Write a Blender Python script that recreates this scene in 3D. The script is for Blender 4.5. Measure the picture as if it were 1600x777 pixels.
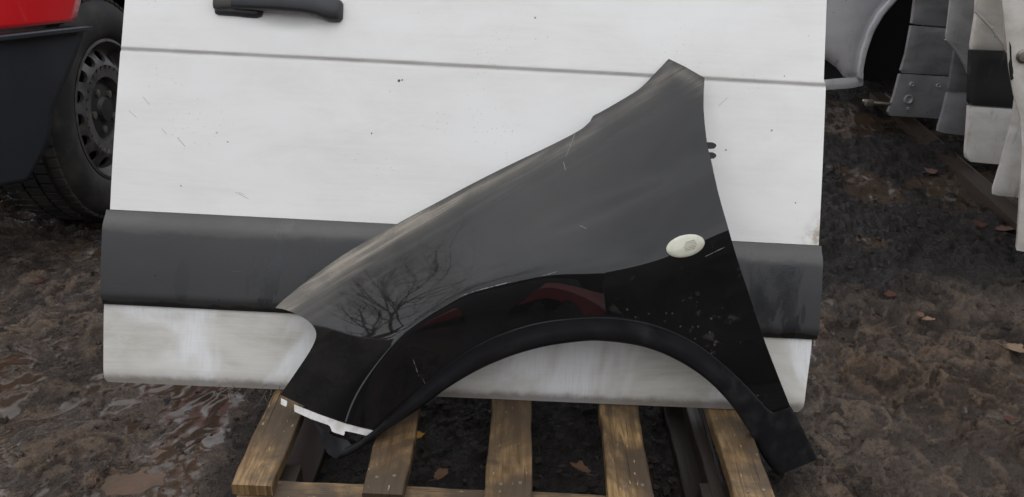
import bpy, bmesh, math, random
import numpy as np
from mathutils import Vector
from mathutils.geometry import delaunay_2d_cdt

random.seed(7); RNG = np.random.default_rng(11)
for o in list(bpy.data.objects): bpy.data.objects.remove(o, do_unlink=True)
SC = bpy.context.scene
COL = SC.collection
rad = math.radians

# ------------------------------------------------------------------ camera
F_PX, CX, CY = 1209.0, 800.0, 388.5
PITCH, ROLL, CAM_H = 27.3, 2.6, 1.10
cam_d = bpy.data.cameras.new('camera'); cam = bpy.data.objects.new('camera', cam_d); COL.objects.link(cam)
cam_d.sensor_width = 36.0; cam_d.lens = 36.0 * F_PX / 1600.0
cam_d.clip_start = 0.02; cam_d.clip_end = 2000
cam.rotation_mode = 'XYZ'
def _rx(a): return np.array([[1,0,0],[0,math.cos(a),-math.sin(a)],[0,math.sin(a),math.cos(a)]])
def _rz(a): return np.array([[math.cos(a),-math.sin(a),0],[math.sin(a),math.cos(a),0],[0,0,1]])
CAM_R = _rx(rad(90-PITCH)) @ _rz(rad(ROLL))
CAM_C = np.array([0., 0., CAM_H])
from mathutils import Matrix
M4 = Matrix([list(CAM_R[i]) + [CAM_C[i]] for i in range(3)] + [[0,0,0,1]])
cam.matrix_world = M4
SC.camera = cam

# ------------------------------------------------------------------ sky, sun, exposure (overcast)
SUN_EL, SUN_AZ = 72.0, 215.0            # compass-like: direction the light comes from, 180 = from behind the camera
world = bpy.data.worlds.new('World'); SC.world = world; world.use_nodes = True
wn = world.node_tree.nodes; wl = world.node_tree.links; wn.clear()
sky = wn.new('ShaderNodeTexSky'); sky.sky_type = 'NISHITA'; sky.sun_disc = False
sky.sun_elevation = rad(SUN_EL); sky.sun_rotation = rad(SUN_AZ)
sky.air_density = 1.0; sky.dust_density = 1.0; sky.ozone_density = 1.0; sky.altitude = 50
hs = wn.new('ShaderNodeHueSaturation'); hs.inputs['Saturation'].default_value = 0.25
bg = wn.new('ShaderNodeBackground'); bg.inputs['Strength'].default_value = 0.15
wo = wn.new('ShaderNodeOutputWorld')
wl.new(sky.outputs[0], hs.inputs['Color']); cl = wn.new('ShaderNodeMix'); cl.data_type = 'RGBA'; cl.inputs[0].default_value = 0.72; cl.inputs[7].default_value = (6.0, 6.1, 6.3, 1)   # even cloud deck over the blue sky
ctc = wn.new('ShaderNodeTexCoord'); cno = wn.new('ShaderNodeTexNoise'); cno.inputs['Scale'].default_value = 2.2; cno.inputs['Detail'].default_value = 5; cno.inputs['Roughness'].default_value = .5
crm = wn.new('ShaderNodeMapRange'); crm.inputs[1].default_value = .32; crm.inputs[2].default_value = .68; crm.inputs[3].default_value = 4.6; crm.inputs[4].default_value = 7.6
ccm = wn.new('ShaderNodeMix'); ccm.data_type = 'RGBA'; ccm.blend_type = 'MULTIPLY'; ccm.inputs[0].default_value = 1; ccm.inputs[7].default_value = (.955, 1.0, 1.07, 1)
wl.new(ctc.outputs['Generated'], cno.inputs['Vector']); wl.new(cno.outputs['Fac'], crm.inputs[0]); wl.new(crm.outputs[0], ccm.inputs[6]); wl.new(ccm.outputs[2], cl.inputs[7])
wl.new(hs.outputs[0], cl.inputs[6]); wl.new(cl.outputs[2], bg.inputs['Color']); wl.new(bg.outputs[0], wo.inputs['Surface'])
sun_d = bpy.data.lights.new('sun', 'SUN'); sun_d.energy = 0.7; sun_d.angle = rad(150); sun_d.color = (1.0, 0.96, 0.90)
sun = bpy.data.objects.new('sun', sun_d); COL.objects.link(sun)
_az = rad(SUN_AZ); _el = rad(SUN_EL)
_dir = Vector((math.sin(_az)*math.cos(_el), math.cos(_az)*math.cos(_el), math.sin(_el)))
sun.rotation_euler = (-_dir).to_track_quat('-Z', 'Y').to_euler()
SC.view_settings.view_transform = 'Standard'; SC.view_settings.look = 'None'
SC.view_settings.gamma = 1.0; SC.view_settings.use_curve_mapping = False
SC.view_settings.exposure = 0.50
SC.cycles.use_denoising = True

# ------------------------------------------------------------------ photograph rays -> places in the yard
def ray(x, y): return CAM_R @ np.array([(x-CX)/F_PX, -(y-CY)/F_PX, -1.0])
def at_z(x, y, z): d = ray(x, y); return CAM_C + d*(z-CAM_C[2])/d[2]
def at_plane(x, y, p, n): d = ray(x, y); return CAM_C + d*(((np.array(p)-CAM_C)@n)/(d@n))
DOOR_Z = 0.147
P0 = at_z(170, 597, DOOR_Z); P1 = at_z(1262, 645, DOOR_Z)
U = P1-P0; DOOR_W = float(np.linalg.norm(U)); U /= DOOR_W
LEAN = rad(26)
V = np.array([-U[1], U[0], 0])*math.sin(LEAN) + np.array([0,0,1.])*math.cos(LEAN)
N = np.cross(U, V)
def duv(x, y): Q = at_plane(x, y, P0, N); return float((Q-P0)@U), float((Q-P0)@V)
def at_w(x, y, w): d = ray(x, y); return CAM_C + d*(((P0-CAM_C)@N + w)/(d@N))

# ------------------------------------------------------------------ helpers
def tag(o, label, cat, group=None):
    o['label'] = label; o['category'] = cat
    if group: o['group'] = group
    return o
def thing(name, label, cat, loc=(0,0,0), group=None):
    o = bpy.data.objects.new(name, None); o.empty_display_size = 0.1; COL.objects.link(o)
    o.location = [float(c) for c in loc]
    return tag(o, label, cat, group)
def origin(o):
    v = Vector((0,0,0))
    while o is not None: v += Vector(o.location); o = o.parent
    return v
def mesh(name, verts, faces, mat, parent=None, smooth=True, uv=None, loc=None, sharp=None):
    """verts in world coordinates; linked as one object under parent"""
    me = bpy.data.meshes.new(name)
    off = np.array(origin(parent)) if parent is not None else np.array(loc if loc is not None else (0,0,0), float)
    vs = np.asarray(verts, float) - off
    me.from_pydata(vs.tolist(), [], [list(map(int, f)) for f in faces])
    if uv is not None:
        l = me.uv_layers.new(name='UVMap'); uv = np.asarray(uv, float)
        idx = np.empty(len(me.loops), int); me.loops.foreach_get('vertex_index', idx)
        l.data.foreach_set('uv', uv[idx].ravel())
    me.update()
    o = bpy.data.objects.new(name, me); COL.objects.link(o)
    if parent is not None: o.parent = parent
    elif loc is not None: o.location = loc
    if mat: me.materials.append(mat)
    if smooth:
        me.shade_smooth()
        if sharp is not None: me.set_sharp_from_angle(angle=rad(sharp))
    return o
def bm_obj(name, bm, mat, parent=None, smooth=True, sharp=40, loc=None):
    bmesh.ops.recalc_face_normals(bm, faces=bm.faces)
    vs = [v.co[:] for v in bm.verts]; bm.verts.index_update()
    fs = [[v.index for v in f.verts] for f in bm.faces]; bm.free()
    return mesh(name, vs, fs, mat, parent, smooth, None, loc, sharp)
def copy_tree(o, parent=None):
    c = o.copy(); COL.objects.link(c)
    if parent is not None: c.parent = parent
    for ch in [x for x in bpy.data.objects if x.parent is o and x is not c]: copy_tree(ch, c)
    return c
def box(bm, c, s, R=None, bevel=0.0):
    r = bmesh.ops.create_cube(bm, size=1.0)
    vs = r['verts']
    for v in vs:
        p = np.array(v.co)*np.array(s)
        if R is not None: p = R@p
        v.co = Vector(p+np.array(c))
    if bevel > 0:
        es = list({e for v in vs for e in v.link_edges})
        bmesh.ops.bevel(bm, geom=es, offset=bevel, segments=2, profile=0.6, affect='EDGES')
def lathe(bm, prof, c, axis, ref, n=48, a0=0, a1=2*math.pi, close=True):
    """prof: (radius, along axis)"""
    axis = np.array(axis, float); axis /= np.linalg.norm(axis)
    e1 = np.array(ref, float); e1 -= axis*(e1@axis); e1 /= np.linalg.norm(e1); e2 = np.cross(axis, e1)
    rings = []
    for k in range(n + (0 if close else 1)):
        a = a0+(a1-a0)*k/n
        d = e1*math.cos(a)+e2*math.sin(a)
        rings.append([bm.verts.new(Vector(np.array(c)+d*r+axis*t)) for r, t in prof])
    m = len(rings)
    for k in range(m if close else m-1):
        A, B = rings[k], rings[(k+1) % m]
        for i in range(len(prof)-1): bm.faces.new((A[i], B[i], B[i+1], A[i+1]))
def tube(bm, pts, rads, seg=8, cap=True):
    pts = [np.array(p, float) for p in pts]; prev = None; rings = []
    for i, p in enumerate(pts):
        t = pts[min(i+1, len(pts)-1)]-pts[max(i-1, 0)]; t /= (np.linalg.norm(t)+1e-9)
        if prev is None:
            a = np.array([0,0,1.]) if abs(t[2]) < .9 else np.array([1.,0,0]); e1 = np.cross(t, a)
        else: e1 = prev-t*(prev@t)
        e1 /= np.linalg.norm(e1); prev = e1; e2 = np.cross(t, e1)
        r = rads[i] if hasattr(rads, '__len__') else rads
        rings.append([bm.verts.new(Vector(p+r*(e1*math.cos(2*math.pi*k/seg)+e2*math.sin(2*math.pi*k/seg)))) for k in range(seg)])
    for A, B in zip(rings[:-1], rings[1:]):
        for k in range(seg): bm.faces.new((A[k], A[(k+1) % seg], B[(k+1) % seg], B[k]))
    if cap:
        bm.faces.new(rings[0][::-1]); bm.faces.new(rings[-1])
def resample(pts, step, closed=False):
    P = np.array(pts, float)
    if closed: P = np.vstack([P, P[:1]])
    s = np.concatenate([[0], np.cumsum(np.linalg.norm(np.diff(P, axis=0), axis=1))])
    n = max(2, int(round(s[-1]/step))+1); t = np.linspace(0, s[-1], n)
    Q = np.stack([np.interp(t, s, P[:, k]) for k in range(P.shape[1])], -1)
    return Q[:-1] if closed else Q
def spline(pts, n=10):
    """Catmull-Rom through pts"""
    P = np.array(pts, float); P = np.vstack([2*P[0]-P[1], P, 2*P[-1]-P[-2]]); out = []
    for i in range(1, len(P)-2):
        p0, p1, p2, p3 = P[i-1:i+3]
        for t in np.linspace(0, 1, n, endpoint=False):
            out.append(.5*((2*p1)+(-p0+p2)*t+(2*p0-5*p1+4*p2-p3)*t*t+(-p0+3*p1-3*p2+p3)*t**3))
    out.append(P[-2]); return np.array(out)
def sm(a, b, x):
    t = np.clip((np.asarray(x, float)-a)/(b-a), 0, 1); return t*t*(3-2*t)
_perm = RNG.permutation(4096)
def pnoise(x, y, seed=0):
    x = np.asarray(x, float); y = np.asarray(y, float)
    xi = np.floor(x).astype(int); yi = np.floor(y).astype(int); xf = x-xi; yf = y-yi
    u = xf**3*(xf*(xf*6-15)+10); v = yf**3*(yf*(yf*6-15)+10)
    def g(ix, iy, dx, dy):
        h = _perm[(_perm[(ix+seed*131) & 4095]+iy*17+seed) & 4095]
        a = h*(2*math.pi/4096.0)*7.0
        return np.cos(a)*dx+np.sin(a)*dy
    return ((g(xi,yi,xf,yf)*(1-u)+g(xi+1,yi,xf-1,yf)*u)*(1-v)+(g(xi,yi+1,xf,yf-1)*(1-u)+g(xi+1,yi+1,xf-1,yf-1)*u)*v)*1.5
def fbm(x, y, o=4, seed=0, gain=.5):
    s = 0; a = 1; f = 1
    for k in range(o): s = s+a*pnoise(x*f+k*9.7, y*f-k*5.3, seed+k); a *= gain; f *= 2.03
    return s

# ------------------------------------------------------------------ materials
class Mat:
    def __init__(s, name):
        s.m = bpy.data.materials.new(name); s.m.use_nodes = True; s.t = s.m.node_tree; s.t.nodes.clear()
        s.out = s.t.nodes.new('ShaderNodeOutputMaterial'); s.b = s.t.nodes.new('ShaderNodeBsdfPrincipled')
        s.t.links.new(s.b.outputs[0], s.out.inputs[0]); s._tc = None
    def n(s, t, **k):
        x = s.t.nodes.new(t)
        for a, b in k.items(): setattr(x, a, b)
        return x
    def link(s, a, b): s.t.links.new(a, b)
    def put(s, sock, v):
        if isinstance(v, bpy.types.NodeSocket): s.link(v, sock)
        elif isinstance(v, (tuple, list)) and len(v) == 3 and len(sock.default_value) == 4: sock.default_value = (*v, 1)
        else: sock.default_value = v
    def set(s, **k):
        for a, b in k.items(): s.put(s.b.inputs[a.replace('_', ' ')], b)
        return s
    def co(s, which='Object'):
        if s._tc is None: s._tc = s.n('ShaderNodeTexCoord')
        return s._tc.outputs[which]
    def map(s, vec, scale=(1,1,1), loc=(0,0,0), rot=(0,0,0)):
        x = s.n('ShaderNodeMapping'); s.link(vec, x.inputs[0]); x.inputs['Scale'].default_value = scale
        x.inputs['Location'].default_value = loc; x.inputs['Rotation'].default_value = rot; return x.outputs[0]
    def noise(s, vec, scale, detail=4, rough=.55, dist=0, col=False):
        x = s.n('ShaderNodeTexNoise'); s.link(vec, x.inputs['Vector']); x.inputs['Scale'].default_value = scale
        x.inputs['Detail'].default_value = detail; x.inputs['Roughness'].default_value = rough; x.inputs['Distortion'].default_value = dist
        return x.outputs['Color' if col else 'Fac']
    def vor(s, vec, scale, feature='F1', rnd=1.0, out='Distance'):
        x = s.n('ShaderNodeTexVoronoi'); x.feature = feature; s.link(vec, x.inputs['Vector']); x.inputs['Scale'].default_value = scale
        x.inputs['Randomness'].default_value = rnd; return x.outputs[out]
    def math(s, op, a, b=0.0, c=None, clamp=False):
        x = s.n('ShaderNodeMath', operation=op, use_clamp=clamp); s.put(x.inputs[0], a); s.put(x.inputs[1], b)
        if c is not None: s.put(x.inputs[2], c)
        return x.outputs[0]
    def rng(s, v, a, b, c=0.0, d=1.0, smooth=True):
        x = s.n('ShaderNodeMapRange', interpolation_type='SMOOTHSTEP' if smooth else 'LINEAR'); s.put(x.inputs[0], v)
        for i, q in enumerate((a, b, c, d)): s.put(x.inputs[i+1], q)
        return x.outputs[0]
    def mix(s, f, a, b, blend='MIX'):
        x = s.n('ShaderNodeMix', data_type='RGBA', blend_type=blend); s.put(x.inputs[0], f); s.put(x.inputs[6], a); s.put(x.inputs[7], b)
        return x.outputs[2]
    def mixf(s, f, a, b):
        x = s.n('ShaderNodeMix', data_type='FLOAT'); s.put(x.inputs[0], f); s.put(x.inputs[2], a); s.put(x.inputs[3], b); return x.outputs[0]
    def xyz(s, vec):
        x = s.n('ShaderNodeSeparateXYZ'); s.link(vec, x.inputs[0]); return x.outputs
    def bump(s, h, strength=.3, dist=.01, prev=None):
        x = s.n('ShaderNodeBump'); s.put(x.inputs['Height'], h); x.inputs['Strength'].default_value = strength
        x.inputs['Distance'].default_value = dist
        if prev is not None: s.link(prev, x.inputs['Normal'])
        return x.outputs[0]
    def attr(s, name):
        x = s.n('ShaderNodeAttribute', attribute_name=name); return x.outputs['Fac']
    def seg(s, uvx, uvy, a, b, w):
        """mask of a thin stroke from a to b in UV metres, half-width w"""
        dx, dy = b[0]-a[0], b[1]-a[1]; L = math.hypot(dx, dy); dx /= L; dy /= L
        rx = s.math('SUBTRACT', uvx, a[0]); ry = s.math('SUBTRACT', uvy, a[1])
        t = s.math('ADD', s.math('MULTIPLY', rx, dx), s.math('MULTIPLY', ry, dy))
        d = s.math('ABSOLUTE', s.math('SUBTRACT', s.math('MULTIPLY', rx, -dy), s.math('MULTIPLY', ry, -dx)))
        e = s.math('MULTIPLY', s.rng(t, 0, L*.2), s.rng(t, L, L*.7))
        return s.math('MULTIPLY', e, s.rng(d, w, w*.3))

def mat_white_paint(name, dirt=0.3, low=False, base=(.825,.812,.785)):
    m = Mat(name); uv = m.co('UV'); x, y, _ = m.xyz(uv)
    film = m.noise(m.map(uv, (1.2, 3.0, 1)), 2.4, 7, .68, .4)
    streak = m.noise(m.map(uv, (1.5, 60, 1)), 2.0, 5, .65)
    blot = m.noise(uv, 9, 5, .6, .4)
    f = m.math('MULTIPLY', m.rng(film, .38, .68), m.rng(streak, .30, .68, .55, 1.0))
    f = m.math('MULTIPLY_ADD', m.rng(blot, .52, .75), .25, f, clamp=True)
    if low: f = m.math('MULTIPLY_ADD', f, .5, .5, clamp=True)
    f = m.math('MULTIPLY', f, dirt, clamp=True)
    col = m.mix(f, base, (.38,.345,.28) if low else (.58,.54,.475))
    if low:
        wipe = m.noise(m.map(uv, (1, .7, 1), (.4, .2, 0)), 4.5, 4, .5, .9)
        wm = m.rng(wipe, .47, .60); gr = m.noise(m.map(uv, (260, 16, 1), rot=(0,0,.25)), 1, 3)
        wm = m.math('MULTIPLY', wm, m.rng(gr, .3, .55, .72, 1.0))
        col = m.mix(m.math('MULTIPLY', wm, .8), col, (.80,.805,.81))
        edge = m.rng(m.math('ADD', y, m.math('MULTIPLY', m.noise(uv, 30, 5, .7), -.02)), .012, -.004)
        col = m.mix(m.math('MULTIPLY', edge, .75), col, (.10,.075,.055))
    sp = m.vor(m.map(uv, (1, 1, 1)), 34, 'F1'); spk = m.math('MULTIPLY', m.rng(sp, .10, .05), m.rng(m.noise(uv, 7, 2), .60, .66))
    sp2 = m.rng(m.vor(m.map(uv, (1, 1.6, 1), (3, 7, 0)), 95), .13, .05); spk2 = m.math('MULTIPLY', sp2, m.rng(m.noise(m.map(uv, loc=(4,2,0)), 5, 2), .55, .63))
    spots = m.math('MAXIMUM', spk, m.math('MULTIPLY', spk2, .75))
    col = m.mix(m.math('MULTIPLY', spots, .8), col, (.09,.075,.06))
    return m, uv, x, y, col

M = {}
def build_materials():
    # white door skin, upper
    m, uv, x, y, col = mat_white_paint('white_door_paint', .30)
    sc = None
    for (a, b, w) in ((( 365,299),(392,313),.0007),((372,300),(384,306),.0006),((222,150),(236,166),.0006),((200,172),(216,186),.0006),((252,200),(262,212),.0006),((276,214),(292,232),.0008),
                      ((905,330),(985,322),.0011),((1120,168),(1140,150),.0006)):
        s = m.seg(x, y, duv(*a), duv(*b), w); sc = s if sc is None else m.math('MAXIMUM', sc, s)
    col = m.mix(m.math('MULTIPLY', sc, .7), col, (.13,.115,.10))
    # dark chips
    ch = None
    for q, r in (((624,127),.0034),((629,126),.002),((581,209),.0018),((356,222),.0016),((283,291),.0017),((1243,317),.0017),((1224,120),.0012),((470,352),.0012)):
        cu, cv = duv(*q); d = m.math('POWER', m.math('ADD', m.math('POWER', m.math('SUBTRACT', x, cu), 2.0), m.math('POWER', m.math('SUBTRACT', y, cv), 2.0)), .5)
        d = m.math('ADD', d, m.math('MULTIPLY', m.math('SUBTRACT', m.noise(uv, 400, 2), .5), .003)); k = m.rng(d, r, r*.6); ch = k if ch is None else m.math('MAXIMUM', ch, k)
    col = m.mix(ch, col, (.03,.028,.025))
    # rusty smear in the lower right corner and grime along the crease
    cu, cv = duv(1277, 372)
    d = m.math('ADD', m.math('ABSOLUTE', m.math('SUBTRACT', x, cu)), m.math('MULTIPLY', m.math('ABSOLUTE', m.math('SUBTRACT', y, cv)), .7))
    rs = m.math('MULTIPLY', m.rng(d, .05, .0), m.rng(m.noise(uv, 45, 5, .7), .36, .62)); col = m.mix(m.math('MULTIPLY', rs, .8), col, (.33,.25,.17))
    gr = m.math('MULTIPLY', m.rng(m.math('ABSOLUTE', m.math('SUBTRACT', y, m.math('MULTIPLY_ADD', x, -.006, .645))), .010, .0), m.rng(m.noise(m.map(uv, (6, 40, 1)), 1.6, 5), .4, .7))
    col = m.mix(m.math('MULTIPLY', gr, .35), col, (.38,.35,.31))
    m.set(Base_Color=col, Roughness=m.rng(m.noise(uv, 5, 5), .3, .7, .34, .52), Coat_Weight=.25, Coat_Roughness=.15)
    m.set(Normal=m.bump(m.noise(m.map(uv, (1, 1.4, 1)), 3.2, 2), .25, .02)); M['white_hi'] = m.m
    m, uv, x, y, col = mat_white_paint('white_sill_paint', .95, True)
    m.set(Base_Color=col, Roughness=.48, Coat_Weight=.1); m.set(Normal=m.bump(m.noise(m.map(uv, (1, 30, 1)), 6, 4), .12, .003)); M['white_lo'] = m.m
    m = Mat('white_hem_paint'); c = m.noise(m.co(), 22, 5); m.set(Base_Color=m.mix(m.rng(c, .45, .7), (.72,.71,.69), (.40,.37,.32)), Roughness=.5); M['hem'] = m.m
    # grey moulding
    m = Mat('grey_moulding_plastic'); uv = m.co('UV'); x, y, _ = m.xyz(uv)
    c = m.noise(m.map(uv, (1, 2, 1)), 6, 6, .6, .3); fine = m.noise(uv, 260, 2)
    col = m.mix(c, (.030,.030,.031), (.048,.047,.046))
    wet = m.math('MULTIPLY', m.rng(m.noise(m.map(uv, (2.2, 1.1, 1), (1.7, .3, 0)), 2.3, 5, .6, 1.0), .57, .63), m.rng(m.noise(m.map(uv, (9, 5, 1)), 2, 4), .3, .6, .3, 1))
    for q, hw, hh in (((1220,430),.006,.02),((1222,468),.006,.018),((1250,490),.005,.022),((1183,470),.005,.016),((1248,445),.0,.0),((391,446),.004,.022),((402,432),.012,.006),((290,440),.016,.042)):
        if hw == 0: continue
        cu, cv = duv(*q); dx = m.math('DIVIDE', m.math('SUBTRACT', x, cu), hw); dy = m.math('DIVIDE', m.math('SUBTRACT', y, cv), hh)
        d = m.math('ADD', m.math('MULTIPLY', dx, dx), m.math('MULTIPLY', dy, dy)); d = m.math('ADD', d, m.math('MULTIPLY', m.math('SUBTRACT', m.noise(uv, 60, 3), .5), 1.2))
        wet = m.math('MAXIMUM', wet, m.math('MULTIPLY', m.rng(d, 1.2, .5), .6))
    drops = m.math('MULTIPLY', m.rng(m.vor(m.map(uv, (1, .8, 1)), 55), .16, .10), m.rng(m.noise(uv, 5, 2), .56, .62))
    wet = m.math('MAXIMUM', wet, drops)
    grime = m.rng(m.math('ADD', m.math('SUBTRACT', y, m.math('MULTIPLY_ADD', x, -.005, .150)), m.math('MULTIPLY', m.noise(m.map(uv, (14, .1, 1)), 1, 4, .7), -.036)), -.006, -.010)
    col = m.mix(m.math('MULTIPLY', wet, .72), col, (.014,.015,.018)); col = m.mix(grime, col, (.012,.011,.010))
    dust = m.math('MULTIPLY', m.rng(y, .27, .33), m.rng(m.noise(m.map(uv, (3, 8, 1)), 3, 5), .35, .65)); col = m.mix(m.math('MULTIPLY', dust, .5), col, (.11,.105,.098))
    tide = m.rng(m.math('ADD', y, m.math('MULTIPLY', m.math('SUBTRACT', m.noise(m.map(uv, (1, .4, 1)), 5, 4, .6), .5), .085)), .288, .298); col = m.mix(m.math('MULTIPLY', tide, .55), col, (.088,.083,.076))
    scr = m.rng(m.noise(m.map(uv, (8, 150, 1), rot=(0,0,.35)), 2, 2), .72, .76); col = m.mix(m.math('MULTIPLY', scr, .25), col, (.2,.2,.2))
    m.set(Base_Color=col, Roughness=m.mixf(wet, .42, .18), Specular_IOR_Level=.5, Normal=m.bump(m.math('ADD', fine, m.math('MULTIPLY', drops, 2)), .12, .0015)); M['grey'] = m.m
    # black car paint with dust
    m = Mat('black_wing_paint'); uv = m.co('UV'); x, y, _ = m.xyz(uv)
    dustn = m.noise(m.map(uv, (1, 1, 1)), 8, 7, .65, .4); sh = m.attr('shoulder')
    stre = m.noise(m.map(m.map(uv, rot=(0, 0, -.57)), (2.6, 60, 1)), 1.6, 6, .65)
    d = m.math('MULTIPLY', m.rng(sh, 0, 1, .010, .75), m.rng(dustn, .25, .75, .4, 1))
    d = m.math('ADD', d, m.math('MULTIPLY', m.math('MULTIPLY', sh, m.rng(stre, .46, .66)), .6), clamp=True)
    film = m.attr('film'); d = m.math('ADD', d, m.math('MULTIPLY', film, m.rng(m.noise(uv, 16, 6, .7), .35, .75, .35, 1)), clamp=True)
    spots = m.math('MULTIPLY', m.rng(m.vor(uv, 70), .22, .10), m.rng(m.noise(uv, 9, 3), .56, .63)); spots = m.math('MULTIPLY', spots, m.attr('lowrear'))
    blot = m.math('MULTIPLY', m.rng(m.noise(uv, 26, 4, .6), .60, .70), m.attr('lowrear'))
    d = m.math('ADD', d, m.math('ADD', m.math('MULTIPLY', spots, .22), m.math('MULTIPLY', blot, .10)), clamp=True)
    scr = None
    for a, b, w in (((800,440),(738,456),.0009),((742,455),(716,464),.0006),((900,205),(882,250),.0005),((880,252),(884,268),.0005),((905,352),(918,358),.0005),((645,560),(655,590),.0006),((660,590),(668,610),.0006),((1100,402),(1135,385),.0008),((872,424),(845,432),.0004)):
        s = m.seg(x, y, duv(*a), duv(*b), w); scr = s if scr is None else m.math('MAXIMUM', scr, s)
    scr = m.math('MULTIPLY', scr, m.rng(m.noise(uv, 130, 3), .36, .55))
    col = m.mix(d, (.0035,.0037,.0045), (.27,.235,.19)); col = m.mix(m.math('MULTIPLY', scr, .6), col, (.5,.5,.5))
    m.set(Base_Color=col, Roughness=.5, Specular_IOR_Level=0.0, Coat_Weight=1.0, Coat_IOR=1.46, Coat_Roughness=m.math('MULTIPLY_ADD', d, .45, .012, clamp=True))
    nb = m.bump(m.noise(uv, 900, 2), .02, .0005); m.set(Normal=nb); M['black'] = m.m
    # matt plastic
    m = Mat('black_arch_plastic'); o = m.co(); c = m.noise(o, 30, 6, .6); c2 = m.noise(o, 6, 4)
    col = m.mix(m.math('MULTIPLY', m.rng(c, .4, .75), m.rng(c2, .35, .7)), (.008,.0085,.010), (.030,.029,.029)); m.set(Base_Color=col, Roughness=m.rng(c, .3, .7, .42, .6), Specular_IOR_Level=.3, Normal=m.bump(m.noise(o, 700, 2), .15, .0006)); M['plastic'] = m.m
    m = Mat('dark_handle_plastic'); o = m.co(); m.set(Base_Color=m.mix(m.noise(o, 40, 4), (.020,.020,.023), (.034,.034,.038)), Roughness=.42, Normal=m.bump(m.noise(o, 900, 2), .1, .0005)); M['handle'] = m.m
    m = Mat('faded_handle_cap'); o = m.co(); m.set(Base_Color=m.mix(m.noise(o, 60, 4), (.055,.052,.045), (.085,.08,.07)), Roughness=.6); M['cap'] = m.m
    m = Mat('white_foam'); o = m.co(); m.set(Base_Color=m.mix(m.rng(m.noise(o, 60, 5), .45, .7), (.78,.77,.75), (.62,.58,.52)), Roughness=.6); M['foam'] = m.m
    m = Mat('cream_lens'); o = m.co(); m.set(Base_Color=m.mix(m.rng(m.noise(o, 40, 3), .4, .7), (.60,.575,.47), (.52,.49,.39)), Roughness=.22, Coat_Weight=.6, Subsurface_Weight=.2); M['lens'] = m.m
    m = Mat('lens_ribs'); m.set(Base_Color=(.30,.28,.21), Roughness=.3); M['lens_rib'] = m.m
    # wood
    m = Mat('wet_pallet_wood'); uv = m.co('UV'); info = m.n('ShaderNodeObjectInfo'); r = info.outputs['Random']
    cmb = m.n('ShaderNodeCombineXYZ'); m.put(cmb.inputs[0], m.math('MULTIPLY', r, 37)); m.put(cmb.inputs[1], m.math('MULTIPLY', r, 91))
    va = m.n('ShaderNodeVectorMath', operation='ADD'); m.link(uv, va.inputs[0]); m.link(cmb.outputs[0], va.inputs[1]); vec = va.outputs[0]
    g1 = m.noise(m.map(vec, (30, 2.2, 1)), 3.0, 6, .6, 1.6); g2 = m.noise(m.map(vec, (150, 5, 1)), 3, 4, .6); big = m.noise(vec, 7, 5, .6, .6)
    col = m.mix(m.rng(g1, .3, .7), (.13,.074,.030), (.37,.238,.110)); col = m.mix(m.rng(g2, .48, .72, 0, .6), col, (.13,.07,.03))
    col = m.mix(m.rng(big, .35, .57, 0, .92), col, (.056,.037,.022)); spl = m.rng(m.noise(m.map(vec, (55, 1.3, 1), (7,1,0)), 2.2, 3, .5, .5), .335, .30); col = m.mix(spl, col, (.018,.011,.007)); col = m.mix(m.math('MULTIPLY', m.rng(r, .35, .75), .38), col, (.075,.050,.032))
    kn = m.vor(m.map(vec, (1, .55, 1)), 9.5); col = m.mix(m.rng(kn, .12, .06, 0, .85), col, (.06,.032,.016))
    fl = m.rng(m.noise(m.map(vec, (120, 30, 1)), 1.4, 3), .66, .72); col = m.mix(m.math('MULTIPLY', fl, .55), col, (.55,.43,.26))
    mud = m.rng(m.noise(m.map(vec, (1, 1, 1), (3, 3, 0)), 14, 6, .7), .56, .66); col = m.mix(m.math('MULTIPLY', mud, .6), col, (.045,.032,.022))
    m.set(Base_Color=col, Roughness=m.rng(big, .3, .7, .28, .5), Normal=m.bump(m.math('ADD', g1, m.math('MULTIPLY', g2, .6)), .45, .003)); M['wood'] = m.m
    m = Mat('dark_wet_wood'); o = m.co(); g = m.noise(m.map(o, (40, 3, 40)), 2, 5, .6); m.set(Base_Color=m.mix(g, (.011,.008,.006), (.026,.018,.012)), Roughness=.5, Normal=m.bump(g, .4, .003)); M['darkwood'] = m.m
    # tyre, rim
    m = Mat('tyre_rubber'); o = m.co(); c = m.noise(o, 12, 5); m.set(Base_Color=m.mix(m.rng(c, .4, .7), (.016,.016,.016), (.050,.043,.036)), Roughness=.75, Normal=m.bump(m.noise(o, 120, 3), .3, .002)); M['tyre'] = m.m
    m = Mat('steel_rim_paint'); o = m.co(); c = m.noise(o, 18, 6, .65); m.set(Base_Color=m.mix(m.rng(c, .42, .7), (.11,.105,.10), (.04,.036,.032)), Metallic=.25, Roughness=.45); M['rim'] = m.m
    m = Mat('dark_recess'); m.set(Base_Color=(.008,.008,.008), Roughness=.8); M['recess'] = m.m
    m = Mat('hub_cap_plastic'); m.set(Base_Color=(.02,.02,.02), Roughness=.5); M['hub'] = m.m
    m = Mat('red_body_paint'); o = m.co(); m.set(Base_Color=m.mix(m.rng(m.noise(o, 9, 5), .5, .75, 0, .4), (.74,.016,.022), (.5,.05,.04)), Roughness=.25, Coat_Weight=.8, Coat_Roughness=.05); M['red'] = m.m
    m = Mat('blue_grey_bumper_plastic'); o = m.co(); c = m.noise(o, 8, 6, .6); m.set(Base_Color=m.mix(c, (.011,.014,.019), (.030,.033,.038)), Roughness=.5, Normal=m.bump(m.noise(o, 400, 2), .2, .001)); M['bumper'] = m.m
    m = Mat('dark_glass'); m.set(Base_Color=(.006,.007,.008), Roughness=.03, Specular_IOR_Level=.6); M['glass'] = m.m
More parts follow.
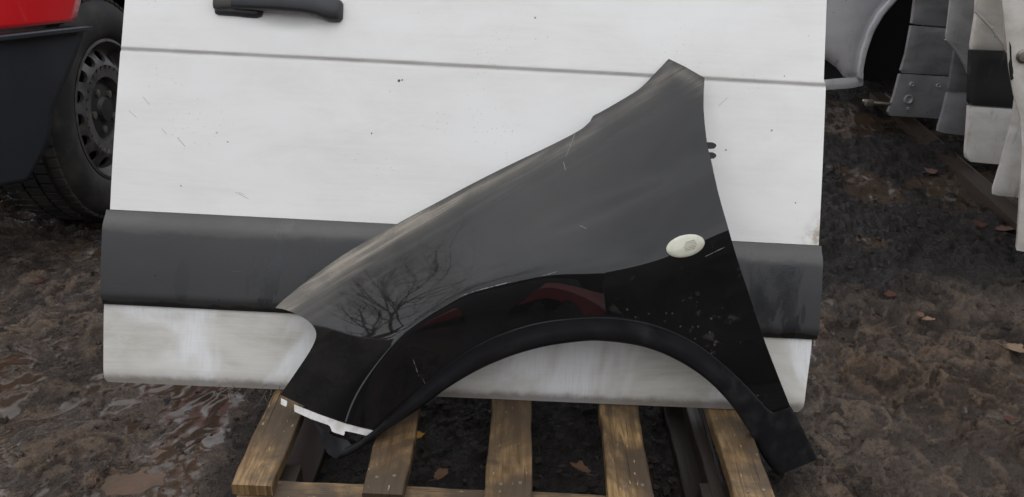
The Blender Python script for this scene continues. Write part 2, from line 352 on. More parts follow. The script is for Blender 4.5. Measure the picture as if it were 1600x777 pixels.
    # old panels
    def panel(nm, c0, c1, rough=.45, met=0.0):
        m = Mat(nm); o = m.co(); a = m.noise(m.map(o, (1, 1, 2.2)), 5, 6, .6, .5); b = m.noise(m.map(o, (1, 1, .15)), 22, 5, .65)
        col = m.mix(m.rng(a, .35, .7), c0, c1); col = m.mix(m.rng(b, .56, .72, 0, .45), col, (.12,.095,.07))
        spk = m.rng(m.vor(o, 38), .11, .05); col = m.mix(m.math('MULTIPLY', spk, m.rng(m.noise(o, 9, 2), .5, .6)), col, (.04,.03,.025))
        m.set(Base_Color=col, Roughness=rough, Metallic=met, Coat_Weight=.3, Coat_Roughness=.1); return m.m
    M['p_grey'] = panel('old_grey_panel_paint', (.26,.265,.27), (.17,.17,.17)); M['p_grey2'] = panel('pale_grey_panel_paint', (.40,.40,.395), (.28,.275,.265))
    M['p_silver'] = panel('silver_wing_paint', (.80,.81,.83), (.72,.72,.73), .3, .0); M['p_white'] = panel('old_white_panel_paint', (.76,.75,.72), (.58,.54,.475))
    M['p_cream'] = panel('grubby_cream_panel_paint', (.74,.715,.66), (.55,.51,.44)); M['p_dark'] = panel('dark_grey_panel_paint', (.16,.165,.17), (.10,.10,.10))
    M['p_black'] = panel('black_moulding_plastic', (.012,.012,.013), (.02,.02,.02), .5)
    m = Mat('dull_steel'); o = m.co(); m.set(Base_Color=m.mix(m.noise(o, 60, 4), (.30,.29,.27), (.18,.14,.10)), Metallic=.8, Roughness=.45); M['steel'] = m.m
    m = Mat('rusty_sheet'); o = m.co(); m.set(Base_Color=m.mix(m.rng(m.noise(o, 4, 6, .6), .4, .65), (.045,.045,.047), (.06,.038,.028)), Roughness=.7); M['shed'] = m.m
    # mud
    m = Mat('wet_mud'); o = m.co(); g = m.n('ShaderNodeNewGeometry')
    n1 = m.noise(o, 2.3, 6, .6, .4); n2 = m.noise(o, 17, 6, .65, .6); n3 = m.noise(o, 90, 5, .65); n4 = m.noise(o, 420, 3, .6)
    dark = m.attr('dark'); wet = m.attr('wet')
    rg = m.attr('ridge'); rg = m.math('ADD', rg, m.math('MULTIPLY', m.math('SUBTRACT', n3, .5), .7), clamp=True)
    col = m.mix(m.rng(rg, .25, .95), (.020,.0118,.0068), (.116,.076,.047)); col = m.mix(m.rng(n2, .40, .70, 0, .65), col, (.048,.031,.020))
    col = m.mix(m.rng(n1, .45, .66, 0, .5), col, (.062,.042,.028)); col = m.mix(m.rng(n3, .52, .66, 0, .65), col, (.018,.012,.008)); col = m.mix(m.rng(n4, .58, .70, 0, .5), col, (.12,.092,.070)); col = m.mix(m.rng(n4, .44, .34, 0, .6), col, (.014,.010,.007))
    rust = m.math('MULTIPLY', m.rng(m.noise(m.map(o, (1,1,1), (5,3,0)), 5, 5, .6), .62, .72), .5); col = m.mix(rust, col, (.085,.034,.018))
    col = m.mix(m.math('MULTIPLY', dark, .93), col, (.007,.006,.0055))  # mud colour blackened to paint in shade
    col = m.mix(m.math('MULTIPLY', wet, .8), col, m.mix(n1, (.046,.031,.021), (.072,.050,.035)))
    ro = m.math('ADD', m.rng(n2, .35, .7, .22, .45), m.math('MULTIPLY', m.math('SUBTRACT', n3, .5), .2)); ro = m.mixf(wet, ro, .07)
    b = m.bump(m.math('ADD', m.math('MULTIPLY', n3, 1.0), m.math('MULTIPLY', n4, .35)), .75, .010); 
    bs = m.n('ShaderNodeBump'); m.put(bs.inputs['Height'], m.math('ADD', n3, m.math('MULTIPLY', n4, .10))); bs.inputs['Distance'].default_value = .016
    m.put(bs.inputs['Strength'], m.mixf(wet, .55, .04)); m.set(Base_Color=col, Roughness=ro, Normal=bs.outputs[0], Specular_IOR_Level=.12, Coat_Weight=m.math('MULTIPLY', m.math('MAXIMUM', m.rng(n1, .3, .55, .35, 1.0), wet), m.math('MULTIPLY_ADD', dark, -.6, 1.0)), Coat_Roughness=.07, Coat_IOR=1.5); cb = m.n('ShaderNodeBump'); m.put(cb.inputs['Height'], m.math('ADD', n3, m.math('MULTIPLY', m.noise(o, 190, 2, .5), .5))); cb.inputs['Distance'].default_value = .022; m.put(cb.inputs['Strength'], m.mixf(wet, 1.0, .06)); m.link(cb.outputs[0], m.b.inputs['Coat Normal']); M['mud'] = m.m
    m = Mat('puddle_water'); o = m.co(); m.set(Base_Color=m.mix(m.noise(o, 4, 4), (.095,.070,.049), (.125,.095,.070)), Roughness=.05, Specular_IOR_Level=.55, Normal=m.bump(m.noise(m.map(o, (1, 2, 1)), 45, 3), .12, .006)); M['puddle'] = m.m
    m = Mat('mud_clod'); o = m.co(); m.set(Base_Color=m.mix(m.noise(o, 60, 4), (.018,.012,.008), (.05,.036,.025)), Roughness=.4, Normal=m.bump(m.noise(o, 160, 4), .6, .004)); M['clod'] = m.m
    def leaf(nm, a, b): 
        m = Mat(nm); o = m.co(); m.set(Base_Color=m.mix(m.noise(o, 50, 4), a, b), Roughness=.62, Specular_IOR_Level=.25); M[nm] = m.m
    leaf('leaf_yellow', (.42,.23,.03), (.26,.12,.02)); leaf('leaf_brown', (.16,.085,.045), (.08,.045,.028)); leaf('leaf_red', (.085,.032,.022), (.05,.022,.016)); leaf('leaf_pink', (.13,.075,.06), (.08,.048,.038)); leaf('leaf_dark', (.010,.007,.005), (.026,.018,.013)); leaf('leaf_tan', (.26,.18,.12), (.13,.085,.055))
    m = Mat('dry_straw'); m.set(Base_Color=(.13,.11,.085), Roughness=.6); M['straw'] = m.m
    m = Mat('bark'); o = m.co(); m.set(Base_Color=m.mix(m.noise(o, 12, 5), (.035,.027,.02), (.07,.055,.042)), Roughness=.85); M['bark'] = m.m
    m = Mat('dark_van_paint'); m.set(Base_Color=(.024,.025,.028), Roughness=.35, Coat_Weight=.6); M['darkvan'] = m.m
    m = Mat('red_car_paint'); m.set(Base_Color=(.50,.03,.032), Roughness=.3, Coat_Weight=.6); M['redcar'] = m.m
    m = Mat('dark_foliage'); o = m.co(); m.set(Base_Color=m.mix(m.noise(o, 3, 4), (.02,.03,.014), (.05,.06,.03)), Roughness=.8); M['hedge'] = m.m
build_materials()

# ================================================================== GROUND
FOOT = at_z(1240, 728, .06)
def axis(segs):
    out = [segs[0][0]]
    for a, b, s0, s1 in segs:
        p = a
        while p < b-1e-6:
            t = (p-a)/(b-a); p = min(b, p+s0+(s1-s0)*t); out.append(p)
    return np.array(out)
def worley(x, y, seed=0):
    """distance to the nearest scattered point and that point's own random number"""
    xi = np.floor(x).astype(int); yi = np.floor(y).astype(int); best = np.full(x.shape, 9.0); rnd = np.zeros(x.shape)
    for dx in (-1, 0, 1):
        for dy in (-1, 0, 1):
            cx, cy = xi+dx, yi+dy; h = _perm[(_perm[(cx+seed*57) & 4095]+cy*23+seed) & 4095]; h2 = _perm[(h*3+11) & 4095]; h3 = _perm[(h*5+29) & 4095]
            d = (cx+.1+.8*h/4096-x)**2+(cy+.1+.8*h2/4096-y)**2; m_ = d < best; best = np.where(m_, d, best); rnd = np.where(m_, h3/4096.0, rnd)
    return np.sqrt(best), rnd
def ground_h(X, Y):
    d = np.hypot(X, Y-1.5); near = 1-sm(3.5, 9, d)
    ca, sa = math.cos(.75), math.sin(.75); xr = X*ca+Y*sa; yr = -X*sa+Y*ca     # churned along a track
    lo = .024*fbm(X*1.7, Y*1.7, 3, 1)
    wx = .035*fbm(X*9, Y*9, 3, 30); wy = .035*fbm(X*9, Y*9, 3, 35)
    rid = 1-np.abs(fbm(xr*3.2+wx*6, yr*7+wy*9, 3, 7, .5)); lo = lo+.022*(rid-.75)
    churn = sm(-.30, .30, fbm(X*2.3, Y*2.3, 4, 40)+.2*sm(.5,.8,X))                                # trodden smooth / broken up
    h = 0
    for k, (f, asp, amp) in enumerate(((9, 1.6, .011), (19, 1.5, .0105), (38, 1.4, .0100), (70, 1.5, .0062))):
        dd, rr_ = worley((xr+wx)*f, (yr+wy)*f*asp, 100+k*7)
        dome = np.sqrt(np.clip(1-(dd/.86)**2, 0, 1)); fine_ = amp*(dome*(.15+.85*rr_)-.4)*(k > 0)+(fine_ if k else 0); h = h+amp*dome*(.15+.85*rr_)*(.25+.75*churn if k == 0 else (.35+.65*churn))
    b1 = np.abs(fbm(xr*7+wx*9, yr*13+wy*9, 3, 13, .5)); h = h+.014*(b1-.3)
    h = h+.0030*fbm(xr*26, yr*75, 3, 17, .55)*(1.2-churn*.7)
    k = .25+.75*near
    return lo*k, (h-.012)*k, fine_
gx = axis([(-60,-6,8,1.2),(-6,-2.2,.5,.02),(-2.2,-1.0,.012,.0045),(-1.0,1.2,.0042,.0042),(1.2,2.3,.0045,.009),(2.3,6,.02,.5),(6,60,1.2,8)])
gy = axis([(-60,-4,8,1.2),(-4,.7,.6,.03),(.7,.95,.03,.005),(.95,1.7,.0034,.0046),(1.7,3.0,.0046,.012),(3.0,7.5,.014,.09),(7.5,14,.15,1.0),(14,300,2,40)])
X, Y = np.meshgrid(gx, gy); LO, HI, FI = ground_h(X, Y); Z = LO+HI; ridge = .75*sm(-.006, .012, FI)+.25*sm(-.010, .014, HI)
# low spots hold a film of muddy water
lowm = fbm(X*1.3+3.1, Y*1.3-1.7, 3, 50)
under = sm(.62,.5,np.abs(X-.01))*sm(.85,.93,Y)*sm(1.95,1.85,Y)
amount = sm(-.35, .35, -.9*under+ lowm+.45*sm(-.3,-1.2,X)*sm(2.1,1.1,Y)-.25*sm(.5,.9,X)*sm(2.4,1.8,Y)+.3*sm(1.8,2.6,Y))
film = -.017+.0150*amount                                # water stands in the hollows between the ridges
wetm = sm(.0022, -.0012, HI-film)*sm(5, 3.2, np.hypot(X, Y-1.5))
Z = LO+np.where(HI < film, film+(HI-film)*.06, HI)
PUD = at_z(196, 752, 0)
pd = np.hypot((X-PUD[0])/.070, (Y-PUD[1])/.038)+.6*fbm(X*16, Y*22, 3, 60)
Z = Z*sm(.55, 1.5, pd) + (-.022)*(1-sm(.55, 1.35, pd)); wetm = wetm*sm(1.0, 1.4, pd)
# level the spot the pallet stands on, heap mud by the wing's rear foot
Z = Z*(1-.55*under)-.008*under
hp = np.hypot((X-FOOT[0]-.0)/.09, (Y-FOOT[1]-.02)/.07); Z += .050*np.exp(-hp**2*1.1)*(1+.3*fbm(X*30, Y*30, 2, 71))
# painted shade on dark wet soil, rear and under pallet; brown silt in front
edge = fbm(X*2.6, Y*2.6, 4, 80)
soil_shade = np.maximum(sm(1.72, 2.05, Y+.28*edge-.10*(X-1))*sm(-.3,.3,X), sm(1.75, 2.25, Y+.25*edge)*.75)
soil_shade = np.maximum(soil_shade, under*.9)
nx, ny = len(gx), len(gy)
me = bpy.data.meshes.new('mud_ground'); nv = nx*ny; nf = (nx-1)*(ny-1)
me.vertices.add(nv); me.vertices.foreach_set('co', np.stack([X, Y, Z], -1).ravel())
i = np.arange(nv).reshape(ny, nx); q = np.stack([i[:-1,:-1], i[:-1,1:], i[1:,1:], i[1:,:-1]], -1).reshape(-1, 4)
me.loops.add(nf*4); me.loops.foreach_set('vertex_index', q.ravel().astype(np.int32)); me.polygons.add(nf)
me.polygons.foreach_set('loop_start', np.arange(0, nf*4, 4, dtype=np.int32)); me.polygons.foreach_set('loop_total', np.full(nf, 4, np.int32))
me.update(calc_edges=True); me.shade_smooth()
for nm, a in (('wet', wetm), ('dark', soil_shade), ('ridge', ridge)):
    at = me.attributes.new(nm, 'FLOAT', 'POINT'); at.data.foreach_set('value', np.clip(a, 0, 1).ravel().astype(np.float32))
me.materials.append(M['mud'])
g = bpy.data.objects.new('ground', me); COL.objects.link(g); g['kind'] = 'structure'; g['label'] = 'churned wet brown mud of the yard'
def gz(x, y):
    j = np.clip(np.searchsorted(gx, x), 1, nx-1); k = np.clip(np.searchsorted(gy, y), 1, ny-1); return float(Z[k, j])
# puddle: a sheet lying in its hollow
ang = np.linspace(0, 2*math.pi, 40, endpoint=False)
pv = [PUD+np.array([.17*math.cos(a), .10*math.sin(a), 0]) for a in ang]; pv = [(p[0], p[1], -.009) for p in pv]+[(PUD[0], PUD[1], -.009)]
w = mesh('puddle', pv, [(k, (k+1) % 40, 40) for k in range(40)], M['puddle'], loc=(PUD[0], PUD[1], -.009)); w['kind'] = 'structure'; w['label'] = 'brown puddle in the mud, bottom left'

# ================================================================== PALLET
YF, YB = .948, 1.92
pal = thing('wooden_pallet', 'wet yellow-brown wooden pallet lying on the mud under the door', 'pallet', (.01, (YF+YB)/2, .0))
def board(name, x0, x1, y0, y1, z0, z1, long='y', mat='wood', dx=0.0, seed=0, kids=pal, bev=.002):
    """plank with slightly uneven edges; UV in metres with v along the grain"""
    rr = np.random.default_rng(seed); n = 26; vs = []; uvs = []
    a0, a1, b0, b1 = (y0, y1, x0, x1) if long == 'y' else (x0, x1, y0, y1)
    def wob(t, s): return .0012*math.sin(t*23+s)+.0008*math.sin(t*71+2*s)
    for k in range(n+1):
        t = a0+(a1-a0)*k/n; o = dx*(k/n-.5)
        l = b0+o+wob(t, seed); r = b1+o+wob(t, seed+3); zt = z1+wob(t, seed+5)*.6
        sec = [(l, z0), (l, zt-bev), (l+bev, zt), (r-bev, zt), (r, zt-bev), (r, z0)]
        for (b, z) in sec:
            vs.append((b, t, z) if long == 'y' else (t, b, z)); uvs.append((b-b0, t))
    fs = []
    for k in range(n):
        for j in range(6):
            A = k*6+j; B = k*6+(j+1) % 6; f = (A, B, B+6, A+6); fs.append(f if long == 'x' else f[::-1])
    e0 = list(range(6)); e1 = [n*6+j for j in range(6)]
    fs += [e0[::-1], e1] if long == 'x' else [e0, e1[::-1]]
    return mesh(name, vs, fs, M[mat], kids, True, uvs, sharp=35)
slats = [(-.450,-.380,YF+.004,.0),(-.232,-.163,YF-.003,-.004),(-.024,.054,YF-.006,.006),(.187,.262,YF+.002,.012),(.398,.468,YF+.003,.006)]
for k, (a, b, y, dx) in enumerate(slats): board('deck_board', a, b, y, YB, .123, .145, 'y', 'wood', dx, 11+k)
for k, yc in enumerate((YF+.020, (YF+YB)/2, YB-.06)): board('stringer', -.440, .474, yc-.020-.03*(k>0), yc+.022+.03*(k>0), .098, .1225, 'x', 'wood', 0, 40+k)
for k, xc in enumerate((-.40, .015, .395)):
    for yc in (YF+.062, (YF+YB)/2, YB-.06):
        bm = bmesh.new(); box(bm, (xc, yc, .056), (.078, .09, .083), bevel=.003); bm_obj('block', bm, M['darkwood'], pal)
    board('bottom_board', xc-.042, xc+.042, YF+.006, YB, -.006, .0145, 'y', 'darkwood', 0, 60+k)
board('bearer', .372, .397, YF+.01, YB-.1, .07, .1005, 'y', 'darkwood', 0, 71)
for k, (a, b, y, dx) in enumerate(slats):              # nail heads at the front ends
    for t in (.3, .72):
        bm = bmesh.new(); c = (a+(b-a)*t, y+.035+.012*t, .1455); lathe(bm, [(0.0001,.0006),(.0032,.0004),(.0038,-.001)], c, (0,0,1), (1,0,0), 10); bm_obj('nail', bm, M['steel'], pal)

# ================================================================== SLIDING DOOR
door = thing('van_sliding_door', 'white van sliding door with grey moulding leaning behind the black wing', 'van door', P0+U*DOOR_W/2)
def sheet(name, u0f, u1f, v0, v1, wf, nu, nv, mat, parent, depth=.022, vtilt=0.0, hem='hem', rnd=0.0):
    """pressed panel in the door's own plane, with turned-back edges"""
    us = np.linspace(0, 1, nu+1); vv = np.linspace(0, 1, nv+1)
    A, B = np.meshgrid(us, vv); v0f = v0 if callable(v0) else (lambda q: v0+0*q); v1f = v1 if callable(v1) else (lambda q: v1+0*q)
    ua = DOOR_W*A; Vv = v0f(ua)+(v1f(ua)-v0f(ua))*B; Uu = u0f(Vv)+(u1f(Vv)-u0f(Vv))*A
    W = wf(Uu, Vv)
    P = P0+Uu[...,None]*U+Vv[...,None]*V+W[...,None]*N
    vs = P.reshape(-1, 3); uvs = np.stack([Uu, Vv], -1).reshape(-1, 2)
    i = np.arange((nu+1)*(nv+1)).reshape(nv+1, nu+1)
    fs = np.stack([i[:-1,:-1], i[:-1,1:], i[1:,1:], i[1:,:-1]], -1).reshape(-1, 4).tolist()
    ring = list(i[0,:-1])+list(i[:-1,-1])+list(i[-1,:0:-1])+list(i[:0:-1,0]); m = len(ring); base = len(vs)
    cen = vs.mean(0); rv = vs[ring]
    inn = (cen-rv); inn /= np.linalg.norm(inn, axis=1)[:, None]
    # small rolled edge, then the flange going back
    r1 = rv - N*.0035 - inn*.0012; r2 = rv - N*depth - inn*.0012
    vs = np.vstack([vs, r1, r2]); uvs = np.vstack([uvs, uvs[ring], uvs[ring]])
    for a, b in ((None, base), (base, base+m)):
        for k in range(m):
            p, q = (ring[k], ring[(k+1) % m]) if a is None else (a+k, a+(k+1) % m)
            fs.append([p, b+k, b+(k+1) % m, q])
    return mesh(name, vs, fs, M[mat], parent, True, uvs, sharp=50)
HANDLE = duv(438, 12)
def w_upper(u, v):
    cr = .646-.007*u
    w = .0038*sm(-.0022, .0030, v-cr) - .0006*np.exp(-((v-cr+.004)/.003)**2)
    w = w + .010*(1-((u-.68)/.7)**2)*sm(0,.6,v-.33) + .0007*pnoise(u*2.2, v*2.4, 90)      # gentle bow and uneven sheet
    du, dv = duv(452, 22)
    w = w - .014*np.exp(-((u-du)/.062)**2-((v-dv)/.030)**2)
    return w
VT = lambda u: .3345-.0085*u/DOOR_W        # top of moulding
VB = lambda u: .1525-.0085*u/DOOR_W        # bottom of moulding
def u_left(v): return -.008+.026*sm(.30, 1.1, v)+.003*sm(.638, .652, v)-.0005
def u_right(v): return DOOR_W+.004-.010*sm(.35, 1.2, v)-.006*sm(.632, .648, v)
sheet('upper_skin', u_left, u_right, lambda u: VT(u)+.001, 1.24, w_upper, 150, 420, 'white_hi', door)
def w_mould(u, v):
    t = (v-VB(u))/(VT(u)-VB(u))
    return .015-.011*sm(.80, 1.0, t)**1.2-.010*sm(.10, .0, t)+.002*np.sin(t*3.1)
sheet('moulding', lambda v: -.014+0*v, lambda v: DOOR_W+.008+0*v, VB, VT, w_mould, 120, 26, 'grey', door, .016)
def w_low(u, v): return .004-.004*sm(.03, .0, v)-.004*sm(.0,.15,v)+.0012*pnoise(u*3, v*6, 95)
def low_l(v): return -.014+.005*sm(.15,.0,v)+.007*np.clip(1-v/.010, 0, 1)**2
def low_r(v): return DOOR_W+.001-.010*sm(.15,.0,v)-.010*np.clip(1-v/.014, 0, 1)**2
sheet('sill_skin', low_l, low_r, 0.0, lambda u: VB(u)-.001, w_low, 130, 30, 'white_lo', door)
# inner frame of the door, behind the skins
def dpt(u, v, w): return P0+u*U+v*V+w*N
R3 = np.stack([U, V, N], 1)
bm = bmesh.new()
for (u0, u1, v0, v1) in ((.01, DOOR_W-.02, .012, .12),(.01, DOOR_W-.02, .34, .44),(.01, DOOR_W-.02, 1.1, 1.22)): box(bm, dpt((u0+u1)/2, (v0+v1)/2, -.033), (u1-u0, v1-v0, .030), R3)
for (u0, u1) in ((.012,.11),(DOOR_W-.125, DOOR_W-.024),(.62,.72)): box(bm, dpt((u0+u1)/2, .61, -.036), (u1-u0, 1.19, .026), R3)
bm_obj('inner_frame', bm, M['hem'], door)
# grip handle
hd = mesh('handle', [dpt(HANDLE[0], HANDLE[1], .01)]*3, [], None, door)
bpy.data.objects.remove(hd, do_unlink=True)
def hloft(name, secs, mat, parent):
    """secs: (px, top py, bottom py, w_back, w_front) - a rounded bar along the door"""
    vs = []; n = 12
    for (px, yt, yb, wb, wf) in secs:
        u1, v1 = duv(px, yt); _, v0 = duv(px, yb)
        for k in range(n):
            a = 2*math.pi*k/n; c, s = math.cos(a), math.sin(a)
            e = lambda z: math.copysign(abs(z)**.55, z)
            vs.append(dpt(u1, (v0+v1)/2+(v1-v0)/2*e(s), (wb+wf)/2+(wf-wb)/2*e(c)))
    fs = []
    for j in range(len(secs)-1):
        for k in range(n): fs.append((j*n+k, j*n+(k+1) % n, (j+1)*n+(k+1) % n, (j+1)*n+k))
    fs += [tuple(range(n)), tuple(range((len(secs)-1)*n, len(secs)*n))[::-1]]
    return mesh(name, vs, fs, mat, parent, True, sharp=60)
hb = hloft('handle_base', [(340,-14,24,-.004,.012),(345,-16,26,-.004,.017),(370,-15,27.5,-.004,.017),(390,-14,29.5,-.004,.015),(404,-13,30,-.004,.013),(411,-12,27,-.004,.010),(413,-8,20,-.004,.004)], M['handle'], door)
hloft('handle_cap', [(338,-12,16,.0,.016),(341,-15,18,.0,.024),(369.3,-14,17.5,.0,.025)], M['cap'], hb)
hg = hloft('handle_grip', [(370.3,-14,18,.006,.027),(380,-14,19.5,.006,.029),(400,-13.5,20.5,.008,.032),(440,-12,23,.012,.036),(480,-9,26.5,.012,.036),(500,-7,30,.010,.035),(510,-5,34,.004,.034),(516,-3,36.5,-.004,.033),(528,1,37.5,-.004,.030),(535,4,36.5,-.004,.024),(538.5,8,32,-.004,.014)], M['handle'], door)

# ================================================================== BLACK WING
CT = [(1122,300,112),(1150,400,128),(1190,520,122),(1235,636,92),(1245,730,48),
(640,520,160),(740,455,164),(850,430,168),(950,415,166),(1050,390,152),
(700,570,166),(800,515,174),(900,498,176),(1000,500,174),(1080,533,160),(1150,590,134),(1200,640,110),
(494,525,104),(438,617,90),(500,645,118),(585,668,140),(520,717,125)]
EDGE = spline([(430,481,60),(480,440,66),(540,396,71),(600,362,74),(680,318,75),(740,286,74),(800,256,71),(860,228,65),(925,188,54),(1000,140,36),(1045,92,12)], 4)
for k_ in range(0, len(EDGE), 2):
    e_ = EDGE[k_]; t_ = EDGE[min(k_+1, len(EDGE)-1)]-EDGE[max(k_-1, 0)]; nx_, ny_ = -t_[1], t_[0]; l_ = math.hypot(nx_, ny_); nx_ /= l_; ny_ /= l_
    for d_ in (0, 7, 16, 30, 52, 84):
        qx, qy = e_[0]+nx_*d_, e_[1]+ny_*d_
        if qx > 1098 or (qx < 520 and qy > 500) or (k_ < 3 and d_ > 30): continue
        CT.append((qx, qy, e_[2]+.46*d_+12*(1-math.exp(-d_/11))))
def tps(ct, reg=2.0):
    P = np.array(ct, float); Xc = P[:, :2]/100; n = len(Xc)
    Uf = lambda r2: np.where(r2 > 0, r2*np.log(r2+1e-12), 0)
    A = np.zeros((n+3, n+3)); A[:n,:n] = Uf(((Xc[:,None]-Xc[None])**2).sum(-1))+reg*np.eye(n); A[:n,n] = 1; A[:n,n+1:] = Xc; A[n,:n] = 1; A[n+1:,:n] = Xc.T
    c = np.linalg.solve(A, np.concatenate([P[:,2]/1000, np.zeros(3)]))
    def f(x, y):
        q = np.stack([x, y], -1)/100; r2 = ((q[..., None, :]-Xc)**2).sum(-1)
        return (Uf(r2)*c[:n]).sum(-1)+c[n]+q[...,0]*c[n+1]+q[...,1]*c[n+2]
    return f
TP = tps(CT)
CR = np.array([(480,660),(560,588),(600,552),(650,507),(700,473),(740,453),(800,438),(870,425),(950,416),(1040,400),(1140,360),(1250,330)], float)
CRs = spline(CR, 8)
def wing_w(x, y):
    x = np.asarray(x, float); y = np.asarray(y, float); w = TP(x, y)
    d = y-np.interp(x, CRs[:,0], CRs[:,1]); s = 3.0+7*sm(830, 950, x)+14*sm(620, 540, x)
    w = w - (sm(520,640,x)*(1-.25*sm(840,960,x)))*.00042*(s*np.logaddexp(0, d/s)-28*np.logaddexp(0, (d-105)/28))
    # soft body line running forward from the rear edge
    l = np.interp(x, [700,870,1000,1112,1200], [430,352,300,254,215]); d2 = (y-l)
    w = w + .0055*sm(760,1000,x)*np.tanh(d2/16)
    return w
def wing_pt(x, y, off=0.0):
    return at_w(x, y, float(wing_w(x, y))+off)
def wing_pts(Q, off=0.0):
    ww = wing_w(Q[:,0], Q[:,1])+off; return np.array([at_w(q[0], q[1], a) for q, a in zip(Q, ww)])
top = spline([(430,481),(445,467),(480,439),(540,396),(600,361.5),(640,339),(680,318),(740,286),(800,256),(860,227.5),(905,204),(922,190)], 6)
step_ = spline([(922,190),(927,181),(937,176),(965,160),(1000,138),(1025,113),(1045,92)], 5)
tail = np.array([(1045,92),(1070,104),(1101,122)])
rear = spline([(1101,122),(1099.5,150),(1100,180),(1105,225),(1111,250),(1122,300),(1136,350),(1152,405),(1172,465),(1190,520),(1212,578),(1235,636)], 5)
foot_e = np.array([(1235,636),(1220,642),(1208,645)])
arch = spline([(1208,645),(1196,637),(1170,608),(1130,570),(1080,533),(1020,508),(960,497.5),(900,498),(830,508),(760,533),(700,571),(640,622),(586,671)], 8)
front_b = spline([(586,671),(565,666.5),(540,660),(500,645.5),(470,632),(438,617)], 5)
lamp = spline([(438,617),(460,585),(484,549),(494,526),(490,511),(475,497),(450,485.5),(430,481)], 6)
ol = np.vstack([resample(c, 5.0)[:-1] for c in (top, step_, tail, rear, foot_e, arch, front_b, lamp)])
wing = thing('front_wing', 'glossy black car front wing with oval side lamp leaning on the white door', 'car wing', wing_pt(860, 690)*np.array([1,1,0])+np.array([0,0,.06]))
from_poly = np.array(ol)
def inside(px, py, poly):
    r = np.zeros(px.shape, bool); a = poly; b = np.roll(poly, -1, 0)
    for (x1, y1), (x2, y2) in zip(a, b):
        c = ((y1 > py) != (y2 > py)); r ^= c & (px < (x2-x1)*(py-y1)/(y2-y1+1e-12)+x1)
    return r
def cdt_surface(poly, step):
    gx_, gy_ = np.meshgrid(np.arange(poly[:,0].min(), poly[:,0].max(), step), np.arange(poly[:,1].min(), poly[:,1].max(), step*.866))
    gx_ = gx_+((np.arange(gx_.shape[0]) % 2)*step/2)[:, None]
    q = np.stack([gx_.ravel(), gy_.ravel()], -1); q = q[inside(q[:,0], q[:,1], poly)]
    dm = np.sqrt(((q[:,None,:]-poly[None])**2).sum(-1)).min(1); q = q[dm > step*.62]
    allp = np.vstack([poly, q]); n = len(poly)
    vs, _, fs, *_ = delaunay_2d_cdt([Vector(p) for p in allp], [(k, (k+1) % n) for k in range(n)], [], 1, 1e-6)
    return np.array([v[:] for v in vs]), [list(f) for f in fs], n
q2, fs2, nb = cdt_surface(ol, 5.2)
fs2 = [f[::-1] for f in fs2]
pts = wing_pts(q2)
fnn = np.cross(pts[fs2[0][1]]-pts[fs2[0][0]], pts[fs2[0][2]]-pts[fs2[0][0]])
if fnn@N < 0: fs2 = [f[::-1] for f in fs2]
# turned flange round the edge
def close_to(p, poly): return np.sqrt(((poly-p)**2).sum(-1)).min()
bidx = list(range(nb)); base = len(pts)
cen2 = q2[:nb].mean(0)
tan = np.roll(q2[:nb], -1, 0)-np.roll(q2[:nb], 1, 0); nrm = np.stack([-tan[:,1], tan[:,0]], -1); nrm /= np.linalg.norm(nrm, axis=1)[:, None]
if not inside((q2[:1,0]+nrm[:1,0]*2), (q2[:1,1]+nrm[:1,1]*2), ol)[0]: nrm = -nrm
r1 = wing_pts(q2[:nb]+nrm*.1, -.0018); r2 = wing_pts(q2[:nb]+nrm*2.2, -.014)
r0 = pts.copy(); vs = np.vstack([pts, r1, r2]); fs = list(fs2)
sgn = 1
for k in range(nb):
    k2 = (k+1) % nb; fs.append([k, k2, base+k2, base+k][::sgn]); fs.append([base+k, base+k2, base+nb+k2, base+nb+k][::sgn])
allq = np.vstack([q2, q2[:nb], q2[:nb]])
uvs = np.array([duv(*p) for p in allq])
body = mesh('wing_panel', vs, fs, M['black'], wing, True, uvs, sharp=55)
bm = bmesh.new(); bm.from_mesh(body.data); bmesh.ops.recalc_face_normals(bm, faces=bm.faces)
f0 = min(bm.faces, key=lambda f: (f.calc_center_median()-Vector(wing_pt(860, 400))+Vector(origin(wing))).length)
if f0.normal.dot(Vector(N)) < 0: bmesh.ops.reverse_faces(bm, faces=bm.faces)
bm.to_mesh(body.data); bm.free(); body.data.shade_smooth(); body.data.set_sharp_from_angle(angle=rad(55))
topc = np.vstack([top, step_, tail])
dtop = np.sqrt(((allq[:,None,:]-resample(topc, 4)[None])**2).sum(-1)).min(1)
sh = .95*np.exp(-((dtop-12)/7.5)**2)*(.22+.78*sm(820,560,allq[:,0]))+.20*np.exp(-((dtop-14)/20)**2)+(.04+.26*sm(760,520,allq[:,0]))*np.exp(-(dtop/60)**2)
def attr(o, nm, a): at = o.data.attributes.new(nm, 'FLOAT', 'POINT'); at.data.foreach_set('value', np.clip(a, 0, 1).astype(np.float32))
attr(body, 'shoulder', sh)
dl = allq[:,1]-np.interp(allq[:,0], CRs[:,0], CRs[:,1])
attr(body, 'film', .013+.006*sm(0,-30,dl)+.045*sm(800,660,allq[:,0])*sm(20,-20,dl))
attr(body, 'lowrear', sm(0,30,dl)*sm(820,1050,allq[:,0]))
